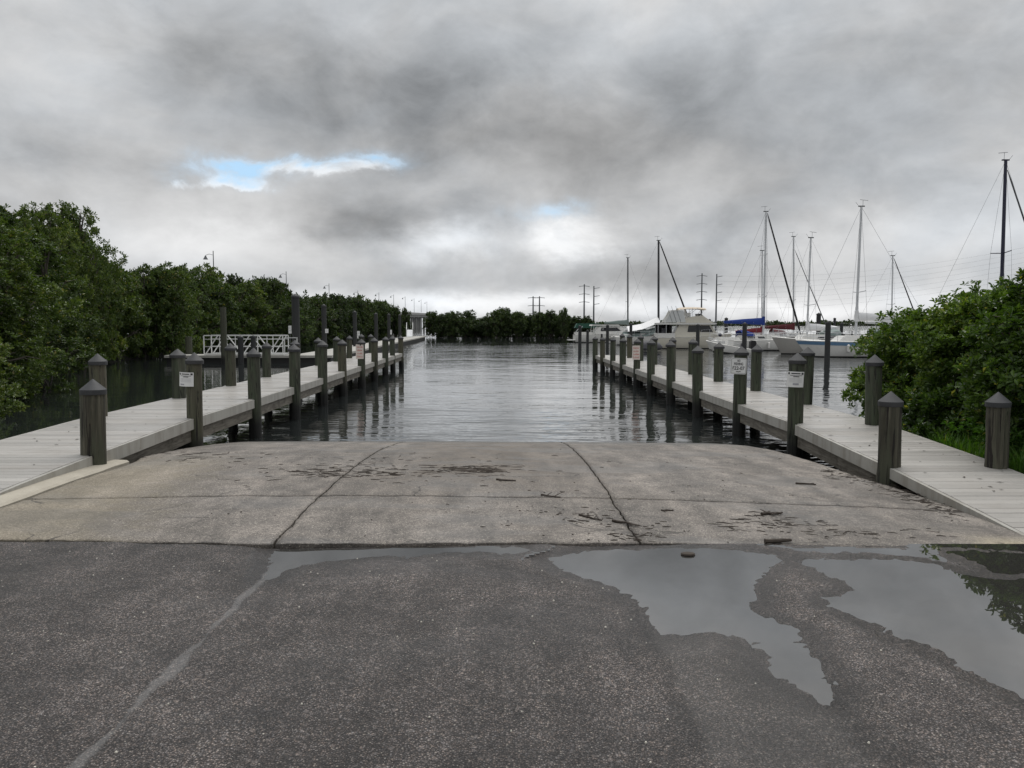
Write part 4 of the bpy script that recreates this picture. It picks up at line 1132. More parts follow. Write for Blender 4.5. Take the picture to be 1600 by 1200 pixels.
# ------------------------------------------------------------------ boats
def hull_parts(r, L, B, fb0, fb1, over=.9, trans=.75, stern_over=.2, draft=.45, mat='white', fine=2.2, stripe=None, bottom='mud', double=False):
    """lofted hull, bow at +x: topsides, bottom, deck"""
    n = 22
    st = []
    for i in range(n):
        t = i / (n - 1); sh = fb1 + (fb0 - fb1) * t ** 1.8
        bw = 1 - max(0, (t - .42) / .58) ** fine
        bs = (math.sin(min(t / .42, 1) * math.pi / 2)) if double else trans + (1 - trans) * math.sin(min(t / .45, 1) * math.pi / 2)
        if double and t < .42: bs = 1 - max(0, (.42 - t) / .42) ** 2.2
        b = max(B / 2 * bw * bs, .015)
        st.append((t, sh, b))
    def P(t, b, f, z, zs):
        x = -L / 2 + L * t
        k = max(0, z) / zs
        x += -over * (1 - k) * t ** 5 + stern_over * (1 - k) * (1 - t) ** 6 - 0
        return (x, b * f, z)
    z1 = .07
    def loft(name, rows, mat_):
        vs, fs = [], []; m = None
        for t, sh, b in st:
            pts = rows(t, sh, b); ring = pts + [(x, -y, z) for x, y, z in pts[::-1]]
            m = len(ring); vs += ring
        for i in range(n - 1):
            for k in range(m - 1): fs.append((i * m + k, i * m + k + 1, (i + 1) * m + k + 1, (i + 1) * m + k))
        fs.append(tuple(range(m)))
        return MB().add(vs, fs, True).build(name, mat_, r, .6)
    # open sheets joined at the centreline far below the waterline
    loft('hull', lambda t, sh, b: [P(t, b, 1, sh, sh), P(t, b, .985, sh * .72, sh), P(t, b, .95, sh * .4, sh), P(t, b, .86, z1, sh), P(t, b, .80, -.02, sh)], M[mat])
    loft('bottom_paint', lambda t, sh, b: [P(t, b, .868, z1 - .003, sh), P(t, b, .80, -.06, sh), P(t, b, .4, -draft, sh)], M[bottom])
    vs, fs = [], []
    for t, sh, b in st:
        for f in (1.01, .93, 0, -.93, -1.01): 
            p = P(t, b, f, sh, sh); vs.append((p[0], p[1], sh + (.035 if abs(f) < 1 else .012) + (.05 if f == 0 else 0)))
    for i in range(n - 1):
        for k in range(4): fs.append((i * 5 + k, i * 5 + k + 1, i * 5 + 6 + k, i * 5 + 5 + k))
    MB().add(vs, fs, True).build('deck', M['white'], r, .6)
    if stripe:
        vs, fs = [], []
        for t, sh, b in st:
            for sgn in (1, -1):
                for zz in (sh - .03, sh - .26):
                    p = P(t, b, 1.0, zz, sh); vs.append((p[0], sgn * (b * (1. if zz > sh - .1 else .992) + .012), zz))
        for i in range(n - 1):
            fs += [(i * 4, i * 4 + 1, i * 4 + 5, i * 4 + 4), (i * 4 + 2, i * 4 + 3, i * 4 + 7, i * 4 + 6)]
        MB().add(vs, fs, True).build('sheer_stripe', M[stripe], r)
    def sheer(x):
        t = (x + L / 2) / L; t = min(max(t, 0), 1)
        return fb1 + (fb0 - fb1) * t ** 1.8
    def beam(x):
        t = min(max((x + L / 2) / L, 0), 1); j = min(int(t * (n - 1)), n - 2); f = t * (n - 1) - j
        return st[j][2] * (1 - f) + st[j + 1][2] * f
    return sheer, beam
def cabin(r, x0, x1, w, z0, h, rake0, rake1, mat='white', name='cabin', taper=.8, wins=None):
    """raked deckhouse with inset dark windows on both sides"""
    vs = [(x0, -w / 2, z0), (x1, -w / 2 * taper, z0), (x1, w / 2 * taper, z0), (x0, w / 2, z0),
          (x0 + rake0, -w / 2 * .88, z0 + h), (x1 - rake1, -w / 2 * taper * .85, z0 + h), (x1 - rake1, w / 2 * taper * .85, z0 + h), (x0 + rake0, w / 2 * .88, z0 + h)]
    bm = bmesh.new(); v = [bm.verts.new(p) for p in vs]
    for f in ((0, 3, 2, 1), (4, 5, 6, 7), (0, 1, 5, 4), (1, 2, 6, 5), (2, 3, 7, 6), (3, 0, 4, 7)): bm.faces.new([v[i] for i in f])
    bmesh.ops.bevel(bm, geom=bm.edges[:], offset=min(.06, h * .2), segments=2, affect='EDGES'); bmesh.ops.recalc_face_normals(bm, faces=bm.faces[:])
    me = bpy.data.meshes.new(name); bm.to_mesh(me); bm.free(); me.materials.append(M[mat]); o = link(name, me, r)
    for a, b, lo, hi in wins or []:
        for sgn in (-1, 1):
            def pt(f, g):
                xa = x0 + (x1 - x0) * f; xb = x0 + rake0 + (x1 - rake1 - x0 - rake0) * f
                wa = w / 2 * (1 + (taper - 1) * f); wb = w / 2 * (.88 + (taper * .85 - .88) * f)
                return Vector((xa + (xb - xa) * g, sgn * (wa + (wb - wa) * g + .012), z0 + h * g))
            m = MB(); q = [pt(a, lo), pt(b, lo), pt(b, hi), pt(a, hi)]; inn = [p - Vector((0, sgn * .03, 0)) for p in q]
            m.add(q + inn, [(0, 1, 2, 3), (4, 7, 6, 5), (0, 4, 5, 1), (1, 5, 6, 2), (2, 6, 7, 3), (3, 7, 4, 0)])
            link('window', m.mesh('window', M['glass']), o)
    return o
def lifelines(r, sheer, beam, xs, h=.6, bow=None, stern=None):
    m = MB()
    for sgn in (-1, 1):
        prev = None
        for x in xs:
            y = sgn * (beam(x) - .06); z = sheer(x)
            m.tube([(x, y, z), (x, y, z + h)], .014, 5)
            if prev:
                m.tube([prev, (x, y, z + h)], .009, 4, False); m.tube([(prev[0], prev[1], prev[2] - h / 2), (x, y, z + h / 2)], .008, 4, False)
            prev = (x, y, z + h)
        if bow: m.tube([prev, (bow, 0, sheer(bow) + h + .03)], .018, 5); m.tube([(prev[0], prev[1], prev[2] - h * .5), (bow - .1, 0, sheer(bow) + h * .5)], .014, 5)
    if bow: m.tube([(bow, 0, sheer(bow) - .05), (bow, 0, sheer(bow) + h + .03)], .018, 5)
    if stern is not None:
        y = beam(stern) - .06; z = sheer(stern)
        m.tube([(stern, -y, z + h), (stern, y, z + h)], .018, 5); m.tube([(stern, -y, z), (stern, -y, z + h)], .018, 5); m.tube([(stern, y, z), (stern, y, z + h)], .018, 5)
    m.build('rail', M['alu'], r)
def sailboat(base_px, Y, top, L, B, hd, label, hull='white', stripe=None, fb=(1.05, .85), mast='alu', mr=.075, mast_x=.6, boom=None, cover=None, boom_z=1.35, furl=None, furl_r=.06,
             double=False, sprd=(.5,), cab=True, over=.9, backstay=True, extra=None, bold=1.0):
    b = atY(base_px, 520, Y); tp = atY(top[0], top[1], Y); rz = R(hd)
    c, s_ = math.cos(rz), math.sin(rz)
    r = empty('sailboat', (b.x - mast_x * c, Y - mast_x * s_, WATER_Z), rz, label, 'sailboat')
    sheer, beam = hull_parts(r, L, B, fb[0], fb[1], over, mat=hull, stripe=stripe, double=double)
    zd = sheer(mast_x) + .04
    if cab:
        cabin(r, -L * .20, L * .24, B * .60, sheer(0) + .02, .42, .08, .45, wins=[(.14, .34, .35, .75), (.42, .6, .35, .75)])
        cabin(r, -L * .43, -L * .21, B * .62, sheer(-L * .3) + .02, .26, .04, .04, name='coaming', taper=1.)
        m = MB(); m.tube([(-L * .36, 0, sheer(-L * .36) + .2), (-L * .36, 0, sheer(-L * .36) + .75)], .03, 6); m.lathe([(.02, 0), (.3, .01), (.3, .03), (.02, .04)], 14, (-L * .36, 0, sheer(-L * .36) + .75)); m.build('helm', M['alu'], r)
        m = MB(); m.box(L * .27, L * .33, -.25, .25, sheer(L * .3) + .05, sheer(L * .3) + .13); m.build('hatch', M['glass'], r)
    lifelines(r, sheer, beam, [L * f for f in (-.46, -.28, -.1, .08, .26, .40)], bow=L * .49, stern=-L * .47)
    if cab:      # spray hood over the companionway, fenders along the side
        m = MB(); vs = []; k = 7
        for x, hh, wf in ((-L * .20, .50, .30), (-L * .14, .52, .30), (-L * .06, .30, .27)):
            for j in range(k):
                a_ = math.pi * j / (k - 1); vs.append((x, -B * wf * math.cos(a_), sheer(0) + .36 + hh * math.sin(a_) ** .7))
        fs_ = [(i * k + j, i * k + j + 1, (i + 1) * k + j + 1, (i + 1) * k + j) for i in range(2) for j in range(k - 1)] + [tuple(range(2 * k, 3 * k))]
        m.add(vs, fs_, True).build('spray_hood', M[cover if cover in ('bluecover', 'maroon', 'red') else 'greytarp'], r)
        for f in (-.22, .06, .2):
            x = L * f; y_ = beam(x) + .10
            for sg in (-1, 1): MB().lathe([(.02, 0), (.1, .06), (.11, .3), (.1, .5), (.02, .56)], 10, (x, sg * y_, sheer(x) - .72)).build('fender', M['navy'] if f < 0 else M['white'], r)
    H = tp.z - WATER_Z
    lean = Vector(((tp.x - b.x) * c, -(tp.x - b.x) * s_, 0))
    zb = sheer(mast_x) + (.42 if cab else 0)
    top3 = Vector((mast_x, 0, H)) + lean
    at_h = lambda f: Vector((mast_x, 0, zb - .3)).lerp(top3, f)
    ms = MB().tube([at_h(0), at_h(.5), at_h(1)], [mr, mr, mr * .85], 10).build('mast', M[mast], r)
    m = MB(); p = at_h(1)
    m.box(p.x - .22, p.x + .2, p.y - .05, p.y + .05, p.z, p.z + .07); m.tube([(p.x - .1, 0 + p.y, p.z), (p.x - .1, p.y, p.z + .45)], .012, 4); m.tube([(p.x - .45, p.y, p.z + .42), (p.x + .1, p.y, p.z + .47)], .014, 4)
    m.tube([(p.x + .15, p.y, p.z), (p.x + .4, p.y, p.z + .3)], .01, 4)
    m.build('masthead', M[mast] if mast != 'alu' else M['steel'], r)
    rw = .0065 * bold
    st = MB()
    for f in sprd:
        q = at_h(f); w = B * .30
        sp = MB(); sp.tube([(q.x - .12, q.y - w, q.z + .08), (q.x, q.y, q.z), (q.x - .12, q.y + w, q.z + .08)], .028, 5); sp.build('spreader', M[mast], r)
        for sg in (-1, 1):
            st.tube([at_h(1), (q.x - .12, q.y + sg * w, q.z + .08), (mast_x - .2, sg * (beam(mast_x) - .1), zd)], rw, 4, False)
            st.tube([at_h(f * .98), (mast_x + .3 * sg, sg * (beam(mast_x) - .12), zd)], rw, 4, False)
    if backstay: st.tube([at_h(1), (-L * .48, 0, sheer(-L * .48) + .1)], rw, 4, False)
    fx = L * .47
    st.tube([at_h(1), (fx, 0, sheer(fx) + .1)], rw, 4, False)
    st.build('stay', M['rope'], r)
    if furl:
        a = at_h(furl[0]) + Vector((.12, 0, 0)); e = Vector((fx, 0, sheer(fx) + .35))
        MB().tube([a, a.lerp(e, .06), a.lerp(e, .5), a.lerp(e, .94), e], [furl_r * .3, furl_r * .75, furl_r, furl_r * 1.25, furl_r * .5], 8).build('furled_jib', M[furl[1]], r)
    if boom:
        bz = zb + boom_z - .42
        a, e = Vector((mast_x - .1, 0, bz)), Vector((mast_x - boom, 0, bz + .12))
        MB().tube([a, e], .055, 8).build('boom', M['alu'], r)
        st = MB(); st.tube([e, (mast_x - boom, 0, bz - .9)], .012, 4); st.build('mainsheet', M['rope'], r)
        if cover:
            m = MB(); pts, n = [], 9
            q = random.Random(base_px)
            for i in range(n):
                f = i / (n - 1); hh = .40 * (1 - f) ** .8 + .11 + q.uniform(-.015, .015); p = a.lerp(e, f)
                pts.append([(p.x, p.y + yy, p.z + zz) for yy, zz in ((0, hh), (.09, hh * .72), (.13, .12), (.10, -.05), (0, -.10), (-.10, -.05), (-.13, .12), (-.09, hh * .72))])
            vs = [v for ring in pts for v in ring]; fs = [(i * 8 + k, i * 8 + (k + 1) % 8, i * 8 + 8 + (k + 1) % 8, i * 8 + 8 + k) for i in range(n - 1) for k in range(8)]
            fs += [tuple(range(8))[::-1], tuple(range((n - 1) * 8, n * 8))]
            m.add(vs, fs, True).build('sail_cover', M[cover], r)
            MB().tube([(mast_x - .02, 0, bz - .12), (mast_x - .02, 0, bz + .62)], .13, 10).build('sail_cover', M[cover], r)
            m = MB()
            for f in (.25, .55, .8):
                p = a.lerp(e, f); m.tube([(p.x, -.14, p.z + .1), (p.x, 0, p.z - .1), (p.x, .14, p.z + .1)], .014, 4, False)
            m.build('tie', M['white'], r)
    return r, sheer, beam
sailboat(981, 100, (981, 403), 8.4, 2.6, 3, 'sailboat with the leftmost mast, rising behind the express cruiser', furl=None, boom=3., cover='greytarp', mr=.10, mast='steel', sprd=(.42,))
r2, s2, b2 = sailboat(1029, 86, (1029, 376), 9.0, 2.9, 2, 'sailboat with black mast and pale awning, left of flybridge cruiser', mast='darkmast', mr=.12, furl=(.985, 'black'), furl_r=.085, boom=None, sprd=(), mast_x=.4)
for nm, pts, mt in (('awning', [(-3.1, .0, 2.0), (-1.6, 0, 2.25), (.3, 0, 3.0)], 'tarp'), ('side_curtain', [(-3.5, 0, 1.45), (-1.2, 0, 1.55), (.2, 0, 1.95)], 'greytarp')):
    m = MB(); vs = []
    for x, _, z in pts:
        wv = 1.2; drop = .55 if nm == 'awning' else .6
        vs += [(x, -wv, z - drop), (x, 0, z), (x, wv, z - drop), (x, -wv, z - drop - .03), (x, wv, z - drop - .03)]
    fs = []
    for i in range(2):
        for k0, k1 in ((0, 1), (1, 2), (3, 0), (2, 4), (4, 3)): fs.append((i * 5 + k0, i * 5 + k1, i * 5 + 5 + k1, i * 5 + 5 + k0))
    fs += [(0, 1, 2, 4, 3), (10, 13, 14, 12, 11)]
    m.add(vs, fs).build(nm, M[mt], r2)
sailboat(1193, 68, (1197, 331), 8.2, 2.7, 4, 'white sailboat with bright blue sail cover and thick black furled jib', mr=.085, furl=(.99, 'black'), furl_r=.075, boom=3.5, cover='bluecover', boom_z=1.40, sprd=(.33, .66), mast_x=.55, fb=(1.0, .8), bold=1.2)
sailboat(1190.5, 74, (1191, 392), 7.0, 2.4, 3, 'small white sailboat with crimson sail cover, mast close behind the blue covered boom', mr=.06, boom=2.5, cover='red', boom_z=.65, sprd=(.5,), mast_x=.6, fb=(.85, .7))
sailboat(1240, 80, (1240, 370), 8.8, 2.8, 2, 'sailboat with dark maroon sail cover on its boom and slim grey mast', mr=.085, furl=(.87, 'steel'), furl_r=.045, boom=3.3, cover='maroon', boom_z=.85, sprd=(.36,), mast_x=.5)
sailboat(1261, 59.5, (1267, 372), 7.6, 2.5, 192, 'weathered grey hulled sailboat, its curved bow next to the blue striped one', hull='greyhull', mr=.07, boom=2.6, cover='tarp', boom_z=.75, sprd=(.33,), mast_x=.9, fb=(1.25, .9), double=True, over=.8)
sailboat(1337, 54, (1346, 323), 10.2, 3.1, 182, 'white sailboat with blue sheer stripe, moored nearest the shrub', stripe='stripe', mr=.085, boom=3.6, cover='tarp', boom_z=1.5, sprd=(.36,), mast_x=.95, fb=(1.12, .95), bold=1.2)
sailboat(1393, 75, (1395, 400), 7.5, 2.5, 3, 'sailboat with low white mast and dark furled jib, just left of the shrub top', mr=.065, furl=(.97, 'black'), furl_r=.05, boom=2.6, cover='tarp', sprd=(.4,), mast_x=.5)
sailboat(1563, 46, (1571.5, 251), 9.5, 3.0, 3, 'sailboat hidden by the shrub, showing its tall navy blue mast', mast='navy', mr=.105, furl=(.95, 'steel'), furl_r=.055, boom=3.4, cover='bluecover', sprd=(.50,), mast_x=.6, bold=1.1)

def flybridge():
    p = atY(1072, 540, 73); r = empty('flybridge_cruiser', (p.x + .9, 73, WATER_Z), R(-4), 'cream flybridge motor cruiser with tan bimini top and dark side windows', 'motor cruiser')
    L = 8.2; sheer, beam = hull_parts(r, L, 3.1, 1.55, 1.05, .9, .93, .0, mat='cream', fine=2.6, bottom='black')
    z = 1.12
    MB().box(-4.0, -2.1, -1.35, -1.27, z, z + .45).add([(-4.05, -1.35, z), (-3.97, -1.35, z), (-3.97, 1.35, z), (-4.05, 1.35, z), (-4.05, -1.35, z + .45), (-3.97, -1.35, z + .45), (-3.97, 1.35, z + .45), (-4.05, 1.35, z + .45)],
        [(0, 3, 2, 1), (4, 5, 6, 7), (0, 1, 5, 4), (1, 2, 6, 5), (2, 3, 7, 6), (3, 0, 4, 7)]).build('bulwark', M['white'], r)
    m = MB(); m.box(-2.5, -2.42, -1.2, 1.2, z, z + 1.3); m.box(-3.9, -2.5, 1.18, 1.25, z, z + 1.3); m.build('cockpit_bulkhead', M['black'], r)
    m = MB(); m.box(-3.4, -3.1, -.9, -.3, z, z + .95); m.build('cockpit_chair', M['greydinghy'], r)
    cabin(r, -2.4, 2.6, 2.55, z + .0, 1.35, .75, .95, 'cream', 'deckhouse', .86, [(.30, .60, .42, .9), (.615, .93, .42, .9)])
    m = MB(); m.prism([(-4.0, z + 1.32), (2.0, z + 1.32), (2.25, z + 1.42), (2.0, z + 1.5), (-4.0, z + 1.5)], -1.42, 1.42, 'y'); m.build('flybridge_deck', M['white'], r)
    for x in (-3.9, -3.05):
        for y in (-1.3, 1.3): MB().tube([(x, y, z + .4), (x, y, z + 1.32)], .03, 6).build('stanchion', M['alu'], r)
    m = MB(); m.prism([(-1.6, z + 1.505), (1.85, z + 1.505), (.75, z + 2.25), (-.35, z + 2.1), (-1.5, z + 1.85)], -1.2, 1.2, 'y'); m.build('flybridge_coaming', M['cream'], r)
    m = MB(); m.box(-.9, -.4, -.5, .1, z + 2.0, z + 2.5); m.box(-1.0, -.9, -.5, .1, z + 2.3, z + 2.8); m.build('helm_seat', M['white'], r)
    m = MB(); m.prism([(.35, z + 2.2), (.9, z + 2.2), (.55, z + 2.42), (.3, z + 2.42)], -1.0, 1.0, 'y'); m.build('windscreen', M['glass'], r)
    zt = z + 3.02
    m = MB(); n = 8; vs = []
    for i in range(n + 1):
        x = -1.75 + 2.9 * i / n
        for y, dz in ((-1.15, -.10), (-.6, .03), (0, .08), (.6, .03), (1.15, -.10)): vs.append((x, y, zt + dz - .10 * abs(i / n * 2 - 1) ** 3))
        vs += [(x, 1.15, zt - .13 - .10 * abs(i / n * 2 - 1) ** 3), (x, -1.15, zt - .13 - .10 * abs(i / n * 2 - 1) ** 3)]
    fs = [(i * 7 + k, i * 7 + (k + 1) % 7, i * 7 + 7 + (k + 1) % 7, i * 7 + 7 + k) for i in range(n) for k in range(7)] + [tuple(range(7)), tuple(range(n * 7, n * 7 + 7))]
    m.add(vs, fs, True).build('bimini', M['tan'], r)
    for a, b in (((-1.6, zt - .1), (-.3, z + 1.9)), ((-.3, zt), (-.3, z + 1.9)), ((1.0, zt - .1), (.5, z + 2.2)), ((.3, zt), (-1.2, z + 1.9))):
        for y in (-1.12, 1.12): MB().tube([(a[0], y, a[1]), (b[0], y, b[1])], .02, 5).build('bimini_strut', M['alu'], r)
    # radar arch, antennas and outrigger frame aft
    m = MB()
    for y in (-1.25, 1.25): m.tube([(-3.2, y, z + 1.5), (-2.5, y, z + 2.75), (-1.2, y, z + 2.75)], .045, 6)
    m.tube([(-2.5, -1.25, z + 2.75), (-2.5, 1.25, z + 2.75)], .045, 6); m.build('arch', M['white'], r)
    for y in (-1.25, 1.25):
        m = MB()
        m.add([(-3.3, y, z + 1.55), (-1.0, y, z + 1.55), (-1.25, y, z + 2.7), (-2.5, y, z + 2.7), (-3.3, y + .02, z + 1.55), (-1.0, y + .02, z + 1.55), (-1.25, y + .02, z + 2.7), (-2.5, y + .02, z + 2.7)],
              [(0, 1, 2, 3), (7, 6, 5, 4), (0, 4, 5, 1), (1, 5, 6, 2), (2, 6, 7, 3), (3, 7, 4, 0)])
        m.build('side_screen', M['tarp_sheer'], r)
    for x in (-2.9, -2.45, -2.0): MB().tube([(x + .5, -1.28, z + 1.5), (x - .1, -1.28, z + 3.2)], .014, 4).build('fishing_rod', M['black'], r)
    lifelines(r, sheer, beam, [.6, 1.5, 2.4, 3.2], .65, bow=3.95)
    m = MB(); m.lathe([(.02, 0), (.16, .02), (.2, .1), (.16, .18), (.02, .2)], 12, (0, 0, 0)); o = m.build('fender', M['navy'], r); o.location = (2.55, -1.42, z + .30); o.rotation_euler = (R(90), 0, 0)
    r.scale = (.86, .86, .90); r.location.x -= .25
    return r
M['tarp_sheer'] = simple('vinyl_screen', (.55, .56, .55), .3)
flybridge()
def express():
    p = atY(946, 530, 98); r = empty('express_cruiser', (p.x + .4, 98, WATER_Z), R(3), 'white express cruiser with arched dark window at the islet tip', 'motor cruiser')
    L = 8.6; sheer, beam = hull_parts(r, L, 2.9, 1.25, .95, .9, .92, 0, mat='white', fine=2.4, bottom='black')
    cabin(r, -2.0, 3.0, 2.4, 1.0, .95, .55, 1.7, 'white', 'deckhouse', .8, [(.14, .78, .42, .86)])
    m = MB(); m.prism([(-2.3, 2.05), (1.2, 2.05), (1.0, 2.2), (-2.2, 2.2)], -1.15, 1.15, 'y'); m.build('hardtop', M['white'], r)
    for x in (-2.15, -1.0):
        for y in (-1.05, 1.05): MB().tube([(x, y, 1.0), (x + .15, y, 2.06)], .035, 6).build('hardtop_post', M['white'], r)
    m = MB(); m.box(-5.1, -4.2, -1.1, 1.1, .25, .33); m.build('swim_platform', M['white'], r)
    m = MB(); m.box(-4.2, -2.2, -1.2, 1.2, .98, 1.25); m.build('aft_seat', M['white'], r)
    m = MB(); m.tube([(-4.2, -1.0, 1.0), (-3.4, -1.0, 2.0)], .03, 5); m.tube([(-4.2, 1.0, 1.0), (-3.4, 1.0, 2.0)], .03, 5); m.build('stern_rail', M['alu'], r)
    lifelines(r, sheer, beam, [1.2, 2.2, 3.2], .55, bow=4.15)
express()
def skiff():
    p = atY(1136, 548, 60.5); r = empty('outboard_skiff', (p.x, 60.5, WATER_Z), R(187), 'small white skiff with black outboard motor, bow lifted toward flybridge cruiser', 'skiff')
    r.rotation_euler = (0, R(-7), R(187))
    sheer, beam = hull_parts(r, 3.6, 1.5, .72, .48, .7, .9, 0, draft=.1, mat='white', fine=2.0, bottom='mud')
    m = MB(); m.box(-.3, .15, -.3, .3, .55, 1.05); m.build('console', M['white'], r)
    m = MB(); m.prism([(-2.05, .55), (-1.75, .55), (-1.70, 1.1), (-1.8, 1.22), (-2.1, 1.2), (-2.2, 1.0)], -.17, .17, 'y'); o = m.build('outboard_motor', M['black'], r)
    m = MB(); m.box(-1.98, -1.85, -.05, .05, -.4, .56); m.build('motor_leg', M['black'], r)
    lifelines(r, sheer, beam, [-.6, .3, 1.0], .3, bow=1.65)
skiff()
def dinghy():
    p = atY(1013, 540, 66); r = empty('covered_dinghy', (p.x, 66, WATER_Z), R(8), 'dark covered inflatable dinghy low beside the flybridge cruiser stern', 'dinghy')
    m = MB(); m.tube([(-.9, -.45, .22), (.4, -.45, .22), (.95, -.2, .28), (1.05, 0, .3), (.95, .2, .28), (.4, .45, .22), (-.9, .45, .22)], .2, 10); m.build('tube', M['greydinghy'], r)
    vs, fs = [], []; n, k = 9, 9
    for i in range(n):
        x = -.95 + 1.9 * i / (n - 1)
        for j in range(k):
            a = math.pi * j / (k - 1); h = .42 + .18 * math.sin(math.pi * min(1, (i + .5) / n * 1.1)); vs.append((x, -.62 * math.cos(a) * (1 - .35 * max(0, i / (n - 1) - .6)), .26 + h * math.sin(a)))
    for i in range(n - 1):
        for j in range(k - 1): fs.append((i * k + j, i * k + j + 1, (i + 1) * k + j + 1, (i + 1) * k + j))
    fs += [tuple(range(k)), tuple(range((n - 1) * k, n * k))]
    MB().add(vs, fs, True).build('cover', M['greydinghy'], r)
dinghy()
def small_hull(px, Y, L, hd, label):
    p = atY(px, 540, Y); r = empty('motorboat', (p.x, Y, WATER_Z), R(hd), label, 'motorboat')
    sheer, beam = hull_parts(r, L, 2.2, 1.0, .75, .8, .9, 0, mat='white', fine=2.3, bottom='black')
    cabin(r, -L * .1, L * .3, 1.5, .85, .6, .1, .6, 'white', 'cabin', .8, [(.15, .6, .4, .8)])
    m = MB(); m.box(-L * .42, -L * .15, -.9, .9, .78, .98); m.build('cockpit_seat', M['white'], r)
    lifelines(r, sheer, beam, [L * .1, L * .25, L * .38], .5, bow=L * .47)
small_hull(993, 92, 6.0, 5, 'white motorboat lying between the express cruiser and pale awning')
small_hull(1098, 92, 7.0, 3, 'white motorboat half hidden behind the flybridge cruiser, right end showing')
# finger dock behind the boats and the mooring piles
def marina_dock():
    r = empty('marina_dock', (10, 88, WATER_Z), 0, 'low pale marina walkway running behind the moored sailboats', 'dock')
    m = MB(); m.box(0, 55, 0, 1.6, .62, .78); m.build('walkway', M['stringer_pale'], r)
    m = MB(); m.box(0, 55, .1, 1.5, .35, .615); m.build('stringer', M['stringer'], r)
    for k in range(19):
        m = MB(); m.tube([(k * 3., -.1, -1), (k * 3., -.1, 1.15)], .11, 8); m.build('pile', M['pile_dark'], r)
    m = MB(); m.box(0, 90, 28, 29.6, .62, .78); m.build('walkway', M['stringer_pale'], r)
    for k in range(23):
        m = MB(); m.tube([(k * 4., 28, -1), (k * 4., 28, 1.25)], .13, 8); m.build('pile', M['pile_dark'], r)
marina_dock()
for px, pyt, Y, rad, lab in [(906, 509, 72, .16, 'dark mooring piling at the water edge below the islet, leftmost of the marina'), (918, 516, 77, .14, 'dark mooring piling before the stern of the express cruiser'),
        (949, 508, 66, .13, 'slim mooring piling standing in front of the express cruiser window'), (985.5, 506, 66, .13, 'slim mooring piling between express cruiser and pale awning'),
        (1090, 507, 55, .135, 'mooring piling in front of the flybridge cruiser windows'), (1163, 505, 50, .15, 'dark tall mooring piling crossing the blue sail cover boom'),
        (1293, 503, 43, .15, 'nearest mooring piling, tied to the blue striped sailboat'), (1278, 490, 70, .2, 'thick tall dark piling behind the grey and blue striped bows'),
        (1303, 497, 84, .14, 'slim piling carrying a pale lantern right of thick piling'), (1314, 505, 72, .15, 'greyish piling just left of the shrub'),
        (1134, 497, 76, .17, 'dark piling at the outer end of the blue covered boom'), (1108, 499, 84, .14, 'slim dark piling behind flybridge cruiser bow')]:
    tall_pile(px, pyt, Y, rad, lab, True, True, 'mooring_piling', 'mooring pilings of the marina')
r = empty('awning_shelter', (atY(920, 520, 104).x, 104, WATER_Z), 0, 'small dark green canvas shelter at the islet tip', 'shelter')
m = MB(); m.prism([(-1.9, 1.75), (1.7, 1.75), (1.4, 2.35), (-1.6, 2.35)], -1, 1, 'y'); m.build('roof', M['green'], r)
for x in (-1.7, 1.5):
    for y in (-.9, .9): MB().tube([(x, y, -.8), (x, y, 1.76)], .05, 6).build('post', M['pile_dark'], r)

# ------------------------------------------------------------------ driftwood and litter on the ramp
def stick(name, px0, py0, px1, py1, rad, label, branches=0, seed=0):
    q = random.Random(seed)
    def g(px, py):
        p = at(px, py, 0.)
        for _ in range(6): p = at(px, py, gz(p.x, p.y) + rad * .9)
        return p
    a, b = g(px0, py0), g(px1, py1); n = 7; pts = []
    for i in range(n):
        f = i / (n - 1); p = a.lerp(b, f); p = p + Vector((q.uniform(-1, 1) * .01, q.uniform(-1, 1) * .02, 0)) * (1 if 0 < f < 1 else 0); p.z = gz(p.x, p.y) + rad * .95
        pts.append(p)
    c = pts[0].copy(); r = MB()
    r.tube([p - c for p in pts], [rad * (1 - .45 * i / (n - 1)) * q.uniform(.85, 1.1) for i in range(n)], 7)
    for k in range(branches):
        i = q.randrange(1, n - 1); p = pts[i] - c; dd = Vector((q.uniform(-1, 1), q.uniform(-1, 1), .1)).normalized() * q.uniform(.05, .16)
        r.tube([p, p + dd * .5, p + dd], [rad * .5, rad * .4, rad * .2], 5)
    o = r.build(name, M['stick']); o.location = c; tag(o, label, 'stick')
stick('driftwood_stick', 1195, 846, 1236, 844, .021, 'stubby dark driftwood stick lying on the slab edge by the puddles')
stick('driftwood_stick', 905, 804, 940, 813, .010, 'forked twig bundle on the slab near the right lane joint', 4, 3)
stick('driftwood_stick', 957, 813, 999, 821, .012, 'dark twig lying across the right lane joint', 3, 4)
stick('driftwood_stick', 1190, 803, 1222, 801, .015, 'knotty twig among the litter patch on the right slab', 4, 5)
stick('driftwood_stick', 1243, 755, 1275, 757, .012, 'small dark twig on upper right slab near the shrub side dock', 2, 6)
stick('driftwood_stick', 1033, 797, 1052, 797, .009, 'tiny twig alone in the middle of the right slab', 1, 7)
stick('driftwood_stick', 775, 749, 806, 751, .012, 'dark twig below the weed line on the middle slab', 1, 8)
stick('driftwood_stick', 845, 773, 876, 777, .010, 'twig lying on the cross joint of the middle lane', 2, 9)
o = MB().lathe([(.01, 0), (.05, .005), (.045, .018), (.01, .024)], 9).build('dead_leaf', M['stick']); o.location = at(1075, 860, .0); o.location.z = -.034; o.scale = (1.1, .8, .8); tag(o, 'dark curled dead leaf at the top edge of the broad puddle', 'leaf')
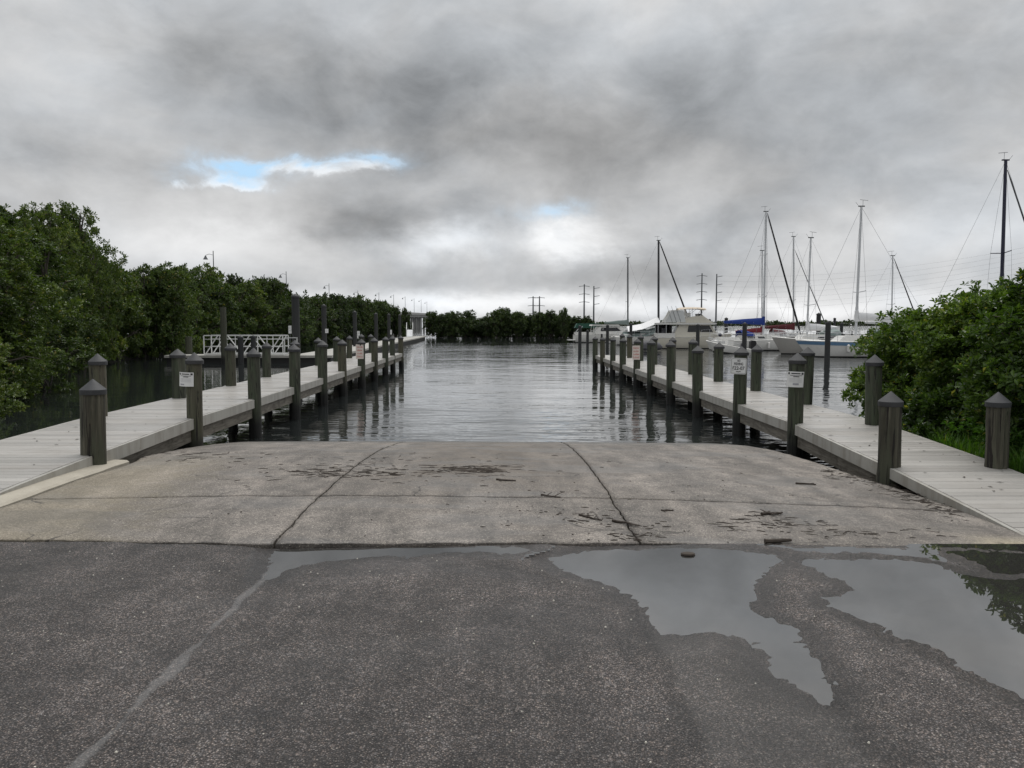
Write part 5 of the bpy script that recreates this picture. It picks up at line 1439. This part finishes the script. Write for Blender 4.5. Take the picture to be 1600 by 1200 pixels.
def litter():
    g = np.random.default_rng(21); m = MB()
    def scatter(n, cx, cy, sx, sy, l0, l1, ang=12):
        for _ in range(n):
            px, py = g.normal(cx, sx), g.normal(cy, sy)
            p = at(px, py, 0.)
            for _ in range(4): p = at(px, py, gz(p.x, p.y) + .004)
            if p.y > 14.4 or p.y < 5.95: continue
            L = g.uniform(l0, l1); a = R(g.normal(0, ang) if g.uniform() < .7 else g.uniform(0, 180)); d = Vector((math.cos(a), math.sin(a), 0)) * L / 2
            rr = g.uniform(.0015, .0048)
            e0, e1 = p - d, p + d
            e0.z = gz(e0.x, e0.y) + rr * .8; e1.z = gz(e1.x, e1.y) + rr * .8
            m.tube([e0, (e0 + e1) / 2 + Vector((0, g.normal(0, .008), .002)), e1], [rr * .7, rr, rr * .5], 4)
    scatter(90, 520, 738, 55, 5, .03, .16); scatter(130, 745, 733, 40, 3.5, .04, .25, 6); scatter(60, 640, 738, 70, 6, .03, .14); scatter(70, 560, 725, 120, 12, .02, .10)
    scatter(40, 330, 712, 40, 5, .03, .2); scatter(25, 920, 806, 22, 6, .02, .10); scatter(35, 850, 790, 60, 25, .01, .05); scatter(60, 1220, 815, 45, 8, .02, .14)
    scatter(60, 990, 832, 40, 10, .01, .08); scatter(40, 1340, 833, 60, 6, .02, .1); scatter(40, 1100, 740, 140, 25, .01, .05); scatter(30, 700, 800, 250, 30, .005, .03, 90)
    for i in range(170):       # the wrack line along the shrub side dock
        f = g.uniform(0, 1); x0, y0 = 1290 + 215 * f, 735 + 72 * f ** 1.2
        scatter(1, x0, y0, 9, 5, .02, .16, 40)
    o = m.build('leaf_litter', M['stick']); o['kind'] = 'stuff'
    # pale chips and specks loose on the asphalt
    m = MB()
    for _ in range(260):
        x, y = g.uniform(-3.5, 4.2), g.uniform(2.2, 5.75)
        z = gz(x, y) - .004; s_ = g.uniform(.003, .0065)
        if any(poly_sd(np.array([x]), np.array([y]), pl)[0] < .05 for _, _, pl in pud_polys): continue
        a = g.uniform(0, 6.28); pts = [(x + s_ * g.uniform(.7, 1.3) * math.cos(a + k * 1.2566), y + s_ * g.uniform(.7, 1.3) * math.sin(a + k * 1.2566), z) for k in range(5)]
        top = [(px * .6 + x * .4, py * .6 + y * .4, z + s_ * .9) for px, py, _ in pts]
        m.add(pts + top, [(5, 6, 7, 8, 9)] + [(k, (k + 1) % 5, 5 + (k + 1) % 5, 5 + k) for k in range(5)])
    o = m.build('shell_chips', M['paper_chip']); o['kind'] = 'stuff'
    m = MB()       # leaves blown onto the dock boards
    for side, cnt in ((-1, 40), (1, 60)):
        for _ in range(cnt):
            y = g.uniform(7.2, 16); x = (-4.8 - .0228 * y - g.uniform(0, 1.4)) if side < 0 else (4.7 - .008 * y + g.uniform(0, 1.15))
            z = (np.interp(y, [6.0, 7.4, 9.1, 11.95, 60], [.015, .10, .155, .215, .215]) if side < 0 else np.interp(y, [6.6, 7.06, 9.3, 12.57, 60], [-.225, -.19, -.05, .084, .084])) + .006
            a = g.uniform(0, 6.28); L = g.uniform(.01, .05); d = Vector((math.cos(a), math.sin(a), 0)); p = Vector((x, y, z)); s_ = Vector((-d.y, d.x, 0)) * L * .3
            m.add([p - d * L, p + s_ + Vector((0, 0, .004)), p + d * L, p - s_ + Vector((0, 0, .003))], [(0, 1, 2, 3)])
    o = m.build('fallen_leaves', M['stick']); o['kind'] = 'stuff'
M['paper_chip'] = simple('shell_chip', (.55, .52, .45), .6, var=.4, scale=20)
litter()
